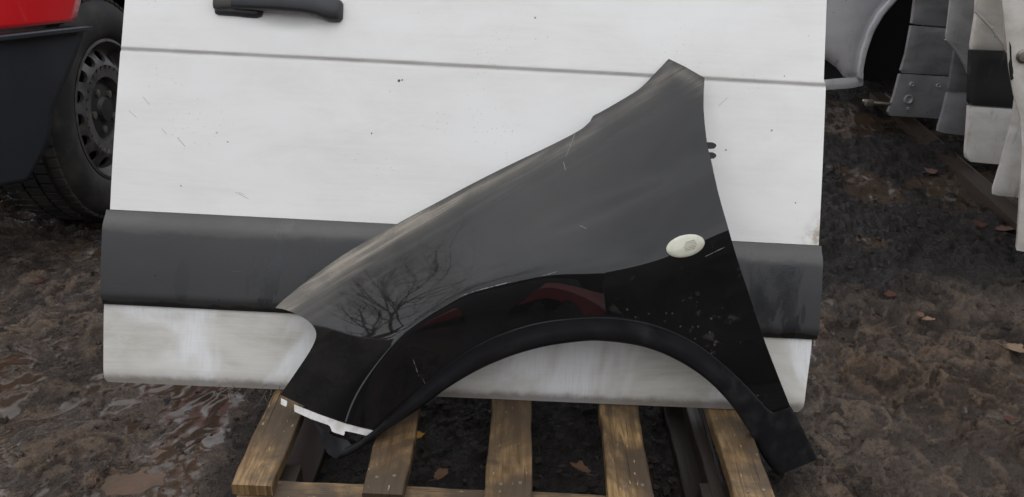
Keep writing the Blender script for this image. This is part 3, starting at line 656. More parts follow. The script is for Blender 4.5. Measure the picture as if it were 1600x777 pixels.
# oval side lamp
def oval(rx, ry, off, rot=-14, n=40, c=(1071,384.5)):
    a = np.linspace(0, 2*math.pi, n, endpoint=False); r = rad(rot)
    q = np.stack([c[0]+rx*np.cos(a)*math.cos(r)-ry*np.sin(a)*math.sin(r), c[1]+rx*np.cos(a)*math.sin(r)+ry*np.sin(a)*math.cos(r)], -1)
    return wing_pts(q, off)
n = 40; rings = [oval(31,17.5,-.001), oval(30.5,17,.0022), oval(29,15.6,.0034), oval(24,12,.0040), oval(14,7,.0044), oval(5,2.4,.0046)]
vs = np.vstack(rings+[wing_pt(1071,384.5,.0046)[None]]); fs = []
for j in range(len(rings)-1):
    for k in range(n): fs.append((j*n+k, j*n+(k+1) % n, (j+1)*n+(k+1) % n, (j+1)*n+k)[::-1])
for k in range(n): fs.append(((len(rings)-1)*n+k, (len(rings)-1)*n+(k+1) % n, len(vs)-1)[::-1])
lens = mesh('side_lamp', vs, fs, M['lens'], wing, True)
for k in range(6):
    t = -9+k*3.4; bm = bmesh.new(); r = rad(-14)
    a = [wing_pt(1077+s*math.cos(r)-t*.75*math.sin(r)*-1*0, 384+s*math.sin(r)+t*.75, .0040) for s in np.linspace(-10+abs(t)*.4, 12-abs(t)*.4, 5)]
    tube(bm, a, .0009, 6); bm_obj('lens_rib', bm, M['lens_rib'], lens)
# arch moulding (matt plastic): strip from outer to inner curve, with a raised lip and a turned inner edge
outer = spline([(586,671),(640,621),(700,570),(760,532),(830,507),(900,497),(960,496.5),(1020,507),(1080,532),(1130,569),(1170,607),(1196,636),(1208,645.5)], 9)
inner = spline([(552,708),(600,675),(650,642.5),(700,606),(750,577),(800,556),(850,542),(900,534.5),(940,533),(1000,541),(1050,559),(1100,590),(1140,630),(1166,668)], 9)
def arc_n(c, n):
    s = np.concatenate([[0], np.cumsum(np.linalg.norm(np.diff(c, axis=0), axis=1))]); t = np.linspace(0, s[-1], n); return np.stack([np.interp(t, s, c[:,0]), np.interp(t, s, c[:,1])], -1)
rail_o = np.vstack([np.array([(524.5,717)]), np.array([(540,707),(562,692)]), outer])
rail_o2 = np.vstack([rail_o, np.array([(1221.5,642),(1236,636)])])
# split: strip + foot, a shared ladder of ribs across
no = 120; A = arc_n(outer, no); B = arc_n(inner, no)
footA = np.array([(1208,645.5),(1222,641),(1236,635.5),(1246,654),(1262,686),(1278,718)]); footB = np.array([(1166,668),(1175,682),(1185,702),(1195,719),(1205,732),(1216,743)])
A = np.vstack([A, arc_n(footA, 26)[1:]]); B = np.vstack([B, arc_n(footB, 26)[1:]])
frA = np.array([(540,700),(560,690),(586,671)]); frB = np.array([(526,717.5),(540,713),(552,708)])
A = np.vstack([arc_n(frA, 12)[:-1], A]); B = np.vstack([arc_n(frB, 12)[:-1], B])
prof = [(0,-.004),(0,.006),(.05,.0085),(.12,.0075),(.5,.0085),(.86,.0075),(.95,.0045),(1.0,-.002),(1.0,-.016),(.9,-.020)]
rows = [wing_pts(A*(1-t)+B*t, o) for t, o in prof]; m_ = len(A); vs = np.vstack(rows); fs = []
for j in range(len(prof)-1):
    for k in range(m_-1): fs.append((j*m_+k, (j+1)*m_+k, (j+1)*m_+k+1, j*m_+k+1))
fs += [[j*m_ for j in range(len(prof))], [j*m_+m_-1 for j in range(len(prof))][::-1]]
trim = mesh('arch_moulding', vs, fs, M['plastic'], wing, True, sharp=50)
def plate(name, poly, off, thick, mat, parent, surf=wing_w, sub=6.0, smooth=True):
    """flat piece cut to an outline, lying at an offset from the wing's surface"""
    q = resample(np.array(poly, float), sub, True); qq, ff, nbb = cdt_surface(q, sub)
    ww = surf(qq[:,0], qq[:,1])
    f = np.array([at_w(a[0], a[1], b+off) for a, b in zip(qq, ww)]); bk = np.array([at_w(a[0], a[1], b+off-thick) for a, b in zip(qq, ww)])
    fc = np.cross(f[ff[0][1]]-f[ff[0][0]], f[ff[0][2]]-f[ff[0][0]])@N
    if fc < 0: ff = [x[::-1] for x in ff]
    n_ = len(f); fs = ff+[[v+n_ for v in x[::-1]] for x in ff]
    for k in range(nbb):
        k2 = (k+1) % nbb; fs.append([k, k2, n_+k2, n_+k])
    vs = np.vstack([f, bk]); bm = bmesh.new(); bv = [bm.verts.new(p) for p in vs]
    for x in fs:
        try: bm.faces.new([bv[i] for i in x])
        except ValueError: pass
    return bm_obj(name, bm, mat, parent, smooth, 40)
# white foam retaining strip under the front corner
plate('foam_strip', [(459.5,632),(500,648),(540,662),(567,669),(586,673.5),(577,682),(560,678),(539,673.5),(538,681),(519,675),(515,665),(486,655),(459.5,643)], -.004, .014, M['foam'], wing, sub=4)
plate('foam_tab', [(439,622),(449,627),(447.5,636),(438.5,632)], -.004, .012, M['foam'], wing, sub=3)
# curled tongue at the front end of the arch moulding
tq = [(481,646),(490,650),(500,668),(522,682),(543,688),(552,699),(538,713),(525,717.5),(513,709.5),(503,692),(501,678),(490,662)]
plate('moulding_tongue', tq, 0, .004, M['plastic'], trim, surf=lambda x, y: wing_w(x, y)-.012-.030*sm(545,500,x)-.02*sm(700,650,y)+.010*sm(690,717,y), sub=4)
# clip bracket at the rear edge
for k, yy in enumerate((228, 243.5)):
    plate('clip_prong', [(1098,yy-5.5),(1113,yy-5.5),(1118.5,yy-3),(1119.5,yy+1),(1116,yy+4.5),(1099,yy+5.5)], -.012, .004, M['plastic'], wing, surf=lambda x, y: wing_w(np.minimum(x, 1102), y), sub=3)

# ================================================================== RED VAN (front corner, left)
VX = -1.205                       # side of the van
van = thing('parked_van', 'red van with blue-grey plastic bumper and steel wheel, left of the white door', 'van', (VX-.9, 3.4, 0))
WC = np.array([-1.352, 2.29, .335])
whl = thing('wheel', '', '', WC); del whl['label']; del whl['category']; whl.parent = van; whl.location = Vector(WC)-Vector(van.location)
ax = np.array([1., .02, 0]); ax /= np.linalg.norm(ax)
bm = bmesh.new()
lathe(bm, [(.205,.075),(.212,.098),(.235,.112),(.27,.116),(.305,.108),(.322,.094),(.332,.078),(.335,.06),(.3355,.0),(.335,-.06),(.332,-.078),(.322,-.094),(.27,-.112),(.212,-.098),(.205,-.075)], WC, ax, (0,0,1), 72)
bm_obj('tyre', bm, M['tyre'], whl, sharp=70)
bm = bmesh.new(); e1 = np.array([0,0,1.]); e2 = np.cross(ax, e1)
for k in range(64):                                        # tread blocks
    a = 2*math.pi*(k+.0)/64
    for j, (t0, wd, sk) in enumerate(((-.078,.030,.5),(-.043,.030,0),(-.002,.040,.5),(.042,.034,0),(.080,.026,.5))):
        aa = a+sk*2*math.pi/64; d = e1*math.cos(aa)+e2*math.sin(aa); tt = np.cross(ax, d); rr = .3385 if abs(t0) < .07 else .331
        box(bm, WC+d*rr+ax*t0, (wd, .024, .009), np.stack([ax, tt, d], 1))
bm_obj('tread_blocks', bm, M['tyre'], whl, sharp=30)
bm = bmesh.new()
lathe(bm, [(.207,.080),(.213,.102),(.205,.104),(.198,.092),(.190,.068),(.178,.062)], WC, ax, (0,0,1), 64)
# disc with slots: sectors between 16 openings
NS = 15
def ringpt(r, t, a): d = e1*math.cos(a)+e2*math.sin(a); return Vector(WC+d*r+ax*t)
segs = NS*8
P_in = [(.118,.090),(.100,.088),(.094,.062),(.070,.050),(.0001,.050)]
for k in range(segs):
    a0 = 2*math.pi*k/segs; a1 = 2*math.pi*(k+1)/segs
    def hole(r, a):
        ph = ((a/(2*math.pi)*NS) % 1.0)-.5
        return False
    for (r0, t0), (r1, t1) in zip([(.135,.092)]+P_in[:-1], P_in): bm.faces.new([bm.verts.new(ringpt(r0,t0,a0)), bm.verts.new(ringpt(r0,t0,a1)), bm.verts.new(ringpt(r1,t1,a1)), bm.verts.new(ringpt(r1,t1,a0))])
# slotted band .135 -> .180 : oval openings, open to the rim edge side
for s in range(NS):
    a_c = 2*math.pi*(s+.5)/NS; half = math.pi/NS; nP = 16
    hol = [(.160+.016*math.cos(b), a_c+half*.60*math.sin(b)) for b in np.linspace(0, 2*math.pi, nP, endpoint=False)]
    def edge(b):
        c_, s_ = math.cos(b), math.sin(b); sc_ = 1/max(abs(c_), abs(s_)); return (.1575+.0225*c_*sc_, a_c+half*s_*sc_)
    out_ = [edge(b) for b in np.linspace(0, 2*math.pi, nP, endpoint=False)]
    tz = lambda r: .092-.030*max(0, (r-.135)/.045)**1.5
    ho = [bm.verts.new(ringpt(r, tz(r), a)) for r, a in hol]; hb_ = [bm.verts.new(ringpt(r, tz(r)-.010, a)) for r, a in hol]; oo = [bm.verts.new(ringpt(r, tz(r), a)) for r, a in out_]
    for k in range(nP):
        k2 = (k+1) % nP; bm.faces.new((oo[k], oo[k2], ho[k2], ho[k])); bm.faces.new((ho[k], ho[k2], hb_[k2], hb_[k]))
bmesh.ops.remove_doubles(bm, verts=bm.verts, dist=.0004)
bm_obj('rim', bm, M['rim'], whl, sharp=50)
bm = bmesh.new(); lathe(bm, [(.090,.030),(.088,.066),(.070,.072),(.040,.074),(.034,.086),(.0001,.088)], WC, ax, (0,0,1), 32); bm_obj('hub_cap', bm, M['hub'], whl)
bm = bmesh.new(); lathe(bm, [(.185,.0),(.0001,.0)], WC, ax, (0,0,1), 32); bm_obj('brake_disc', bm, M['recess'], whl)
for k in range(5):
    a = 2*math.pi*k/5+.3; bm = bmesh.new(); d = e1*math.cos(a)+e2*math.sin(a); lathe(bm, [(.012,.06),(.012,.078),(.0001,.080)], WC+d*.060, ax, (0,0,1), 8); bm_obj('wheel_nut', bm, M['steel'], whl)
# bodywork: wraps from the nose (towards the camera) round to the side
def wrap_pt(px, py, r=.50):
    """point of the van's rounded front corner seen at a pixel: side plane x=VX, front plane y=YN, corner radius r"""
    d = ray(px, py); YN = 1.45; cx, cy = VX-r, YN+r
    best = None
    a = d[0]**2+d[1]**2; b = -2*(d[0]*cx+d[1]*cy); c = cx*cx+cy*cy-r*r; D = b*b-4*a*c
    if D >= 0:
        t = (-b-math.sqrt(D))/(2*a); p = CAM_C+d*t
        if p[0] >= cx and p[1] <= cy: return p
    t = YN/d[1]; p = CAM_C+d*t
    if p[0] < cx: return p
    t = VX/d[0]; return CAM_C+d*t
def patch(name, left, right, n, m, mat, parent, thick=.03, rr=.5):
    """surface between two pixel polylines, wrapped on the corner, turned in at its edges"""
    Lc, Rc = arc_n(spline(left, 6), n), arc_n(spline(right, 6), n); vs = []
    for t in np.linspace(0, 1, m):
        for p in Lc*(1-t)+Rc*t: vs.append(wrap_pt(p[0], p[1], rr))
    vs = np.array(vs); fs = [(j*n+k, j*n+k+1, (j+1)*n+k+1, (j+1)*n+k) for j in range(m-1) for k in range(n-1)]
    bm = bmesh.new(); bv = [bm.verts.new(p) for p in vs]
    for f in fs: bm.faces.new([bv[i] for i in f])
    bmesh.ops.recalc_face_normals(bm, faces=bm.faces); bm.normal_update()
    if sum((f.normal.dot(Vector((.5,-.8,.2))) for f in bm.faces)) < 0: bmesh.ops.reverse_faces(bm, faces=bm.faces)
    o = bm_obj(name, bm, mat, parent, True, 60)
    md = o.modifiers.new('thick', 'SOLIDIFY'); md.thickness = thick; md.offset = -1
    return o
patch('bumper', [(-330,86),(-330,160),(-320,240),(-300,310),(-280,338)], [(116,43),(99,93),(68,170),(60,222),(30,280)], 30, 40, M['bumper'], van)
patch('bumper_lip', [(-330,83),(-330,90)], [(117,40),(116,47)], 6, 40, M['bumper'], van, .05)
patch('wing', [(-330,76),(-330,0),(-330,-300)], [(99,33),(108,4),(150,-180)], 30, 40, M['red'], van)
# van side with wheel opening, roof line beyond the frame
prof_ = [(WC[1]-.30, .70)]+[(WC[1]+.42*math.cos(a), .335+.44*math.sin(a)) for a in np.linspace(2.1, 0, 16)]+[(WC[1]+.43, .25),(WC[1]+2.2,.25),(WC[1]+2.2,1.9),(WC[1]+.55,1.9),(WC[1]-.05,1.28),(WC[1]-.30,1.18)]
bm = bmesh.new(); a_ = [bm.verts.new((VX-.03, y, z)) for y, z in prof_]; b_ = [bm.verts.new((VX-1.8, y, z)) for y, z in prof_]
bm.faces.new(a_); bm.faces.new(b_[::-1])
for k in range(len(a_)): k2 = (k+1) % len(a_); bm.faces.new((a_[k], b_[k], b_[k2], a_[k2]))
bmesh.ops.triangulate(bm, faces=[f for f in bm.faces if len(f.verts) > 4]); bm_obj('body_shell', bm, M['red'], van, sharp=30)
bm = bmesh.new(); lathe(bm, [(.41,.0),(.415,-.30),(.0001,-.30)], WC+ax*.11, ax, (0,0,1), 30, rad(-95), rad(75), False); bm_obj('arch_liner', bm, M['recess'], van)
bm = bmesh.new(); box(bm, (VX-.001, WC[1]+.75, 1.50), (.012, .9, .46), bevel=.004); bm_obj('window', bm, M['glass'], van)
bm = bmesh.new(); box(bm, (VX-1.05, WC[1]+.1, .42), (1.5, .5, .30), bevel=.01); bm_obj('underbody', bm, M['recess'], van)

# ================================================================== RACK OF OLD PANELS (right)
def slab(name, poly, depth_pt, mat, label, cat, yaw=0, lean=8, thick=.03, extra=None, group='old body panels stood in a row on the right', curve=.0):
    """panel cut to an outline, standing at its own distance; poly in photo pixels, may run past the frame"""
    P = at_z(depth_pt[0], depth_pt[1], .05 if len(depth_pt) < 3 else depth_pt[2]); l, y_ = rad(lean), rad(yaw)
    n_ = np.array([math.sin(y_)*math.cos(l), -math.cos(y_)*math.cos(l), math.sin(l)])
    t = thing(name, label, cat, P, group)
    def put(px, py, off=0.0):
        q = at_plane(px, py, P+n_*off, n_); return q
    def piece(nm, pl, off, th, mt, parent=t, step=None, bulge=0.0):
        q = resample(np.array(pl, float), step or 9, True); qq, ff, nbb = cdt_surface(q, step or 9)
        d = np.sqrt(((qq[:,None,:]-q[None])**2).sum(-1)).min(1); bl = bulge*(1-np.exp(-d/14))
        ed = -.004*np.exp(-d/1.5)
        f = np.array([put(a[0], a[1], off+b+e) for a, b, e in zip(qq, bl, ed)]); bk = f-n_*th
        if np.cross(f[ff[0][1]]-f[ff[0][0]], f[ff[0][2]]-f[ff[0][0]])@n_ < 0: ff = [x[::-1] for x in ff]
        k_ = len(f); fs = ff+[[v+k_ for v in x[::-1]] for x in ff]+[[k, (k+1) % nbb, k_+(k+1) % nbb, k_+k] for k in range(nbb)]
        bm = bmesh.new(); bv = [bm.verts.new(p) for p in np.vstack([f, bk])]
        for x in fs:
            try: bm.faces.new([bv[i] for i in x])
            except ValueError: pass
        return bm_obj(nm, bm, mt, parent, True, 45)
    return t, piece, put, n_
# H nearest cream door, seen at the frame's right edge
t, pc, put, n_ = slab('van_door_shell', None, (1592,392), None, 'cream-white door shell with a bolt, at the right edge', 'van door', yaw=-25, lean=3)
pc('outer_skin', [(1560,-560),(1566,0),(1572,60),(1577,110),(1584,150),(1594,180),(1597,230),(1594,300),(1590,370),(1588,392),(1640,398),(2050,430),(2050,-560)], 0, .035, M['p_cream'], bulge=.004)
pc('edge_gouge', [(1577,64),(1580,72),(1581,95),(1583,108),(1584,124),(1579,126),(1577,112),(1576,100),(1578,92)], .0045, .003, M['recess'], step=3)
pc('edge_flange', [(1580,-300),(1584,60),(1590,150),(1600,176),(1606,300),(1600,372),(1606,372),(1612,300),(1606,172),(1596,146),(1590,60),(1586,-300)], .004, .012, M['p_white'], step=6)
bm = bmesh.new(); c = put(1600,88,.004); 
lathe(bm, [(.020,.0),(.020,.006),(.014,.010),(.013,.018),(.0001,.019)], c, n_, (0,0,1), 16); bm_obj('bolt', bm, M['steel'], t)
# G slim white sill piece
t, pc, put, n_ = slab('sill_panel', None, (1556,304), None, 'slim white tapering sill piece beside the cream door shell', 'body panel', yaw=-15, lean=9)
pc('outer_skin', [(1612,-500),(1600,60),(1582,190),(1566,250),(1552,296),(1552,304),(1560,306),(1600,310),(1680,318),(1700,-500)], 0, .02, M['p_white'], bulge=.006)
# E pale wing in front of the banded door
t, pc, put, n_ = slab('pale_wing', None, (1572,285), None, 'pale grey-white wing with curved lower edge above the black band', 'car wing', yaw=-12, lean=6)
pc('outer_skin', [(1526,-520),(1525,0),(1523,19),(1534,30),(1548,45),(1558,58),(1566,70),(1574,86),(1640,88),(1700,60),(1700,-520)], 0, .012, M['p_cream'], bulge=.008)
pc('edge_lip', [(1523,18),(1535,30),(1549,45),(1559,58),(1567,70),(1570,68),(1561,54),(1551,41),(1537,27),(1525,16)], .004, .014, M['p_cream'], step=4)
# F white door with black moulding band
t, pc, put, n_ = slab('banded_door', None, (1535,254), None, 'white van door with a broad black moulding band, right row', 'van door', yaw=-8, lean=10)
pc('outer_skin', [(1532,-480),(1527,20),(1518,77),(1568,79),(1640,82),(1700,82),(1700,-480)], 0, .03, M['p_cream'], bulge=.006)
pc('moulding', [(1518,78.5),(1516,120),(1515,164),(1572,168),(1700,176),(1700,84),(1568,80.5)], .004, .034, M['p_black'], bulge=.004)
pc('sill_skin', [(1515,166),(1513,200),(1510,240),(1511,248),(1516,253),(1560,257),(1700,268),(1700,178),(1572,170)], -.002, .03, M['p_white'], bulge=.006)
# C grey wing
t, pc, put, n_ = slab('grey_wing', None, (1505,222), None, 'mid-grey wing with curved arch cut, left of the banded door', 'car wing', yaw=-6, lean=7)
pc('outer_skin', [(1490,-420),(1485,0),(1480,45),(1477,62),(1488,72),(1499,86),(1508,102),(1514,118),(1517,128),(1600,130),(1600,-420)], 0, .012, M['p_grey2'], bulge=.008)
pc('edge_lip', [(1477,63),(1488,73),(1499,87),(1508,103),(1514,119),(1517,117),(1511,100),(1502,84),(1490,70),(1480,61)], .004, .016, M['p_grey2'], step=4)
# D dark lower door
t, pc, put, n_ = slab('dark_door', None, (1485,208), None, 'dark grey door bottom peeping below the mid-grey wing', 'van door', yaw=-6, lean=10)
pc('outer_skin', [(1508,-380),(1498,40),(1490,90),(1482,143),(1560,148),(1580,-380)], 0, .02, M['p_dark'], bulge=.005)
pc('sill_skin', [(1481,145),(1474,175),(1465,204),(1467,207),(1516,213),(1580,220),(1580,150)], .003, .024, M['p_grey'], bulge=.006)
# B grey door with bolts
t, pc, put, n_ = slab('bolted_door', None, (1400,183), None, 'dark-lit grey door with seam and round fixing holes at its foot', 'van door', yaw=4, lean=11)
pc('upper_skin', [(1436,-360),(1430,0),(1425,38),(1480,42),(1560,46),(1560,-360)], .003, .02, M['p_grey'], bulge=.004)
pc('middle_skin', [(1424.5,40),(1416,85),(1407,114),(1480,118),(1560,122),(1560,48),(1480,44)], 0, .02, M['p_grey'], bulge=.004)
pc('lower_skin', [(1406.5,115.5),(1398,148),(1387,178),(1390,181),(1445,184),(1500,189),(1560,194),(1560,124),(1480,120)], .004, .02, M['p_grey'], bulge=.003)
for q, r in (((1419,155.5),.022),((1424.5,132),.011),((1419,170),.008),((1466,134),.010)):
    bm = bmesh.new(); lathe(bm, [(r,-.002),(r,.005),(r*.78,.007),(r*.62,.004),(r*.55,-.001),(.0001,-.001)], put(q[0], q[1], .008), n_, (0,0,1), 18); bm_obj('fixing_ring', bm, M['p_grey2'], t)
# A silver wing with repeater hole
t, pc, put, n_ = slab('silver_wing', None, (1330,152,.0), None, 'silver car wing with a small round lamp hole, behind the white door', 'car wing', yaw=6, lean=8)
wing_out = [(1150,-260),(1300,-200),(1420,-120),(1432,-40),(1402,0),(1380,26),(1365,52),(1354,85),(1349,110),(1349,126),(1340,133),(1312,138),(1284,141),(1230,142),(1220,120),(1262,104),(1288,92),(1240,60),(1180,40)]
pc('outer_skin', [(1150,-260),(1300,-200),(1420,-120),(1432,-40),(1402,0),(1380,26),(1365,52),(1354,85),(1349,110),(1348,121),(1320,122),(1309,107),(1290,93),(1270,86),(1200,80),(1150,60)], 0, .012, M['p_silver'], bulge=.05)
pc('lower_strip', [(1349,120.5),(1349,134),(1330,138),(1284,141.5),(1220,144),(1220,128),(1290,125),(1322,122)], .006, .016, M['p_silver'], bulge=.006, step=5)
pc('arch_lip', [(1402,-2),(1380,24),(1365,50),(1354,83),(1349,108),(1349,124),(1344,124),(1343,108),(1348,80),(1359,46),(1374,20),(1396,-4)], .05, .06, M['p_silver'], step=4)
pc('inner_panel', [(1180,40),(1338,60),(1344,118),(1344,129),(1300,133),(1282,138),(1278,154),(1215,160),(1210,140),(1190,110)], -.012, .015, M['recess'], step=10)
pc('dark_backing', [(1320,-160),(1450,-160),(1440,0),(1428,60),(1412,110),(1404,140),(1384,150),(1345,128),(1335,60)], -.30, .02, M['recess'], step=12)  # black sheet added behind the wing so the arch gap reads dark
bm = bmesh.new(); lathe(bm, [(.012,.0),(.0001,.001)], put(1314.5,46,.0475), n_, (0,0,1), 16); bm_obj('lamp_hole', bm, M['recess'], t)
# runner the panels stand on
a = at_z(1436,196,.04); b = at_z(1640,372,.04); mid = (a+b)/2; dv = (b-a); L = np.linalg.norm(dv); dv /= L; pr = np.array([-dv[1], dv[0], 0])
rn = thing('timber_runner', 'long dark timber runner on the mud under the stood panels', 'timber', (mid[0], mid[1], 0))
bm = bmesh.new(); box(bm, (mid[0], mid[1], -.004), (L+1.2, .08, .05), np.stack([dv, pr, np.array([0,0,1.])], 1), bevel=.006); bm_obj('beam', bm, M['clod'], rn)
# bits of hardware hanging below the silver wing
t = thing('rusty_linkage', 'small rusty linkage bar on the ground beyond the silver wing', 'car part', at_z(1365,160,.12))
bm = bmesh.new(); tube(bm, [at_z(1348,158,.15), at_z(1362,161,.15), at_z(1392,163,.15)], [.010,.010,.007], 10); bm_obj('rod', bm, M['steel'], t)
bm = bmesh.new(); box(bm, at_z(1358,161,.15), (.035,.03,.03), bevel=.006); bm_obj('joint', bm, M['steel'], t)
bm = bmesh.new(); tube(bm, [at_z(1372,162,.14), at_z(1372,162,.0)], [.012,.012], 8); bm_obj('stem', bm, M['darkwood'], t)
# added shelter: its unseen roof shades the rack
sh_ = thing('shade_shelter', 'dark open-sided shelter added to shade the stood panels on the right', 'shelter', (2.9, 4.5, 0))
bm = bmesh.new(); box(bm, (3.25, 4.55, 1.78), (3.6, 5.7, .04)); bm_obj('roof', bm, M['shed'], sh_)
for k in range(11):
    bm = bmesh.new(); box(bm, (.98+.41*k, 7.3, .88), (.395, .03, 1.76), bevel=.006); bm_obj('wall_sheet', bm, M['shed'], sh_)
bm = bmesh.new(); box(bm, (5.05, 4.55, .88), (.03, 5.6, 1.76)); bm_obj('end_wall', bm, M['shed'], sh_)
for x, y in ((1.05, 7.2), (4.95, 1.8), (4.95, 7.2)):
    bm = bmesh.new(); box(bm, (x, y, .88), (.09, .09, 1.76), bevel=.005); bm_obj('post', bm, M['darkwood'], sh_)

# ================================================================== LEAVES, LITTER, CLODS
def leaf_mesh(c, size, rot, curl, rr, lob=5):
    """a lobed, curled leaf: centre fan"""
    n = 22; vs = [np.array([0, 0, .002])]
    for k in range(n):
        a = 2*math.pi*k/n; r = size*(.62+.30*abs(math.cos(a*lob/2))**.7+.08*rr.normal())*(1 if abs(a-math.pi) > .3 else 1.25)
        x, y = r*math.cos(a), r*.72*math.sin(a); vs.append(np.array([x, y, curl*(abs(y)/size)**1.5*size+.25*curl*(x/size)**2*size*rr.uniform(.4,1.4)]))
    R = _rz(rot)@_rx(rr.uniform(-.25,.25)); vs = [R@v+np.array(c) for v in vs]
    return vs, [(0, 1+k, 1+(k+1) % n) for k in range(n)]
def leaf_obj(px, py, size, rot, mat, label, curl=.5, z=None):
    p = at_z(px, py, 0.0); p = at_z(px, py, gz(p[0], p[1])+.006) if z is None else at_z(px, py, z)
    rr = np.random.default_rng(int(px*7+py)); size = size*.72; vs, fs = leaf_mesh(p, size, rot, curl, rr)
    o = mesh('fallen_leaf', vs, fs, M[mat], None, True, loc=tuple(p)); tag(o, label, 'leaf', 'fallen leaves on the mud')
    bm = bmesh.new(); d = _rz(rot)@np.array([-1.,.1,0]); tube(bm, [p+d*size*.8, p+d*size*1.3+np.array([0,0,.004]), p+d*size*1.7+np.array([0,0,.008])], [.0012,.001,.0008], 5); bm_obj('stalk', bm, M[mat], o)
leaf_obj(652,682,.022,.6,'leaf_yellow','yellow leaf between the second and third pallet boards',.7, z=.03)
leaf_obj(1452,500,.026,.2,'leaf_tan','tan leaf on the mud right of the door moulding',.6)
leaf_obj(1588,546,.040,-.3,'leaf_tan','tan leaf at the right frame edge',.5)
leaf_obj(1576,655,.020,2.2,'leaf_red','small dull red leaf low on the right mud',.4)
leaf_obj(1570,358,.055,.5,'leaf_pink','larger pinkish leaf before the cream door shell',.3)
leaf_obj(1528,352,.050,.2,'leaf_red','dull red leaf just left of the pinkish leaf',.3)
leaf_obj(1454,268,.055,1.1,'leaf_pink','pinkish leaf on the black mud before the runner',.3)
leaf_obj(1392,460,.030,.4,'leaf_red','dark red leaf on the wet mud beside the moulding',.3)
leaf_obj(1438,492,.020,1.4,'leaf_brown','small brown leaf touching the tan leaf',.4)
leaf_obj(60,440,.024,.9,'leaf_red','rust-red leaf on the mud below the van tyre',.4)
leaf_obj(905,733,.030,2.5,'leaf_brown','pale brown curled leaf between the third and fourth boards',.8, z=.02)
leaf_obj(690,742,.026,1.0,'leaf_brown','brown leaf between the second and third boards near the stringer',.5, z=.02)
# uncountable dark litter
vs, fs = [], []
rr = np.random.default_rng(5)
def litter(n, fx, fy, s0, s1):
    for _ in range(n):
        x, y = fx(), fy(); s = rr.uniform(s0, s1); v, f = leaf_mesh((x, y, gz(x, y)+rr.uniform(.001,.008)), s, rr.uniform(0,6.3), rr.uniform(-.2,1.8), rr, 3)
        b = len(vs); vs.extend(v); fs.extend([[i+b for i in q] for q in f])
litter(520, lambda: rr.uniform(-.5,.75), lambda: rr.uniform(.98,1.5), .004, .015)
litter(260, lambda: rr.uniform(.7,2.2), lambda: rr.uniform(1.7,4.0), .006, .016)
litter(120, lambda: rr.uniform(-1.6,-.6), lambda: rr.uniform(1.1,2.3), .005, .014)
o = mesh('leaf_litter', vs, fs, M['leaf_dark'], None, True, loc=(0,1.5,0)); o['kind'] = 'stuff'; o['label'] = 'dark rotting leaf litter trodden into the mud'
# mud clods and grit
_g = (1+5**.5)/2
ICO = np.array([(-1,_g,0),(1,_g,0),(-1,-_g,0),(1,-_g,0),(0,-1,_g),(0,1,_g),(0,-1,-_g),(0,1,-_g),(_g,0,-1),(_g,0,1),(-_g,0,-1),(-_g,0,1)])/math.hypot(1, _g)
ICO_F = [(0,11,5),(0,5,1),(0,1,7),(0,7,10),(0,10,11),(1,5,9),(5,11,4),(11,10,2),(10,7,6),(7,1,8),(3,9,4),(3,4,2),(3,2,6),(3,6,8),(3,8,9),(4,9,5),(2,4,11),(6,2,10),(8,6,7),(9,8,1)]
bm = bmesh.new()
for _ in range(4200):
    x = rr.uniform(-1.5, 2.1); y = 1.0+2.2*rr.random()**1.6; r = .0014+.0042*rr.random()**3+(.006*rr.random() if rr.random() < .03 else 0)
    if abs(x-.01) < .5 and rr.random() < .4: continue
    a = rr.uniform(0, 6); sx, sy, sz = r*rr.uniform(.7,1.6), r*rr.uniform(.7,1.2), r*rr.uniform(.5,.9)
    vv = (ICO*np.array([sx, sy, sz])+rr.normal(0, r*.12, (12, 3)))@_rz(a).T+np.array([x, y, gz(x, y)+r*.25])
    bv = [bm.verts.new(p) for p in vv]
    for f in ICO_F: bm.faces.new([bv[q] for q in f])
for _ in range(260):                                     # snapped twigs and stalks
    x = rr.uniform(-1.5, 2.1); y = 1.0+2.2*rr.random()**1.5; a = rr.uniform(0, 6.3); l = rr.uniform(.010,.035); z = gz(x, y)+.003
    tube(bm, [(x, y, z), (x+math.cos(a)*l*.5, y+math.sin(a)*l*.5, z+rr.uniform(0,.006)), (x+math.cos(a+.3)*l, y+math.sin(a+.3)*l, z)], [.0011,.0010,.0007], 5)
o = bm_obj('mud_clods', bm, M['mud'], None, True, 80, loc=(0,1.5,0)); o['kind'] = 'stuff'; o['label'] = 'small clods and grit scattered on the mud'
# straw roots caught under the door's lower left edge
bm = bmesh.new()
for k in range(26):
    px = rr.uniform(335, 432); py = 606+.042*(px-170)*.3+rr.uniform(-3,4); p = at_w(px, py, .012); pts_ = [p]
    d = rr.normal(0, 1, 3)*.5+np.array([0,-.2,-.7])
    for j in range(5):
        d = d+rr.normal(0, .5, 3); d /= np.linalg.norm(d); p = p+d*rr.uniform(.004,.010); pts_.append(p)
    tube(bm, pts_, [.0005]*6, 4, False)
o = bm_obj('straw_roots', bm, M['straw'], None, True, 80, loc=tuple(at_w(390,612,0))); o['kind'] = 'stuff'; o['label'] = 'thin pale roots tangled under the lower left of the door'

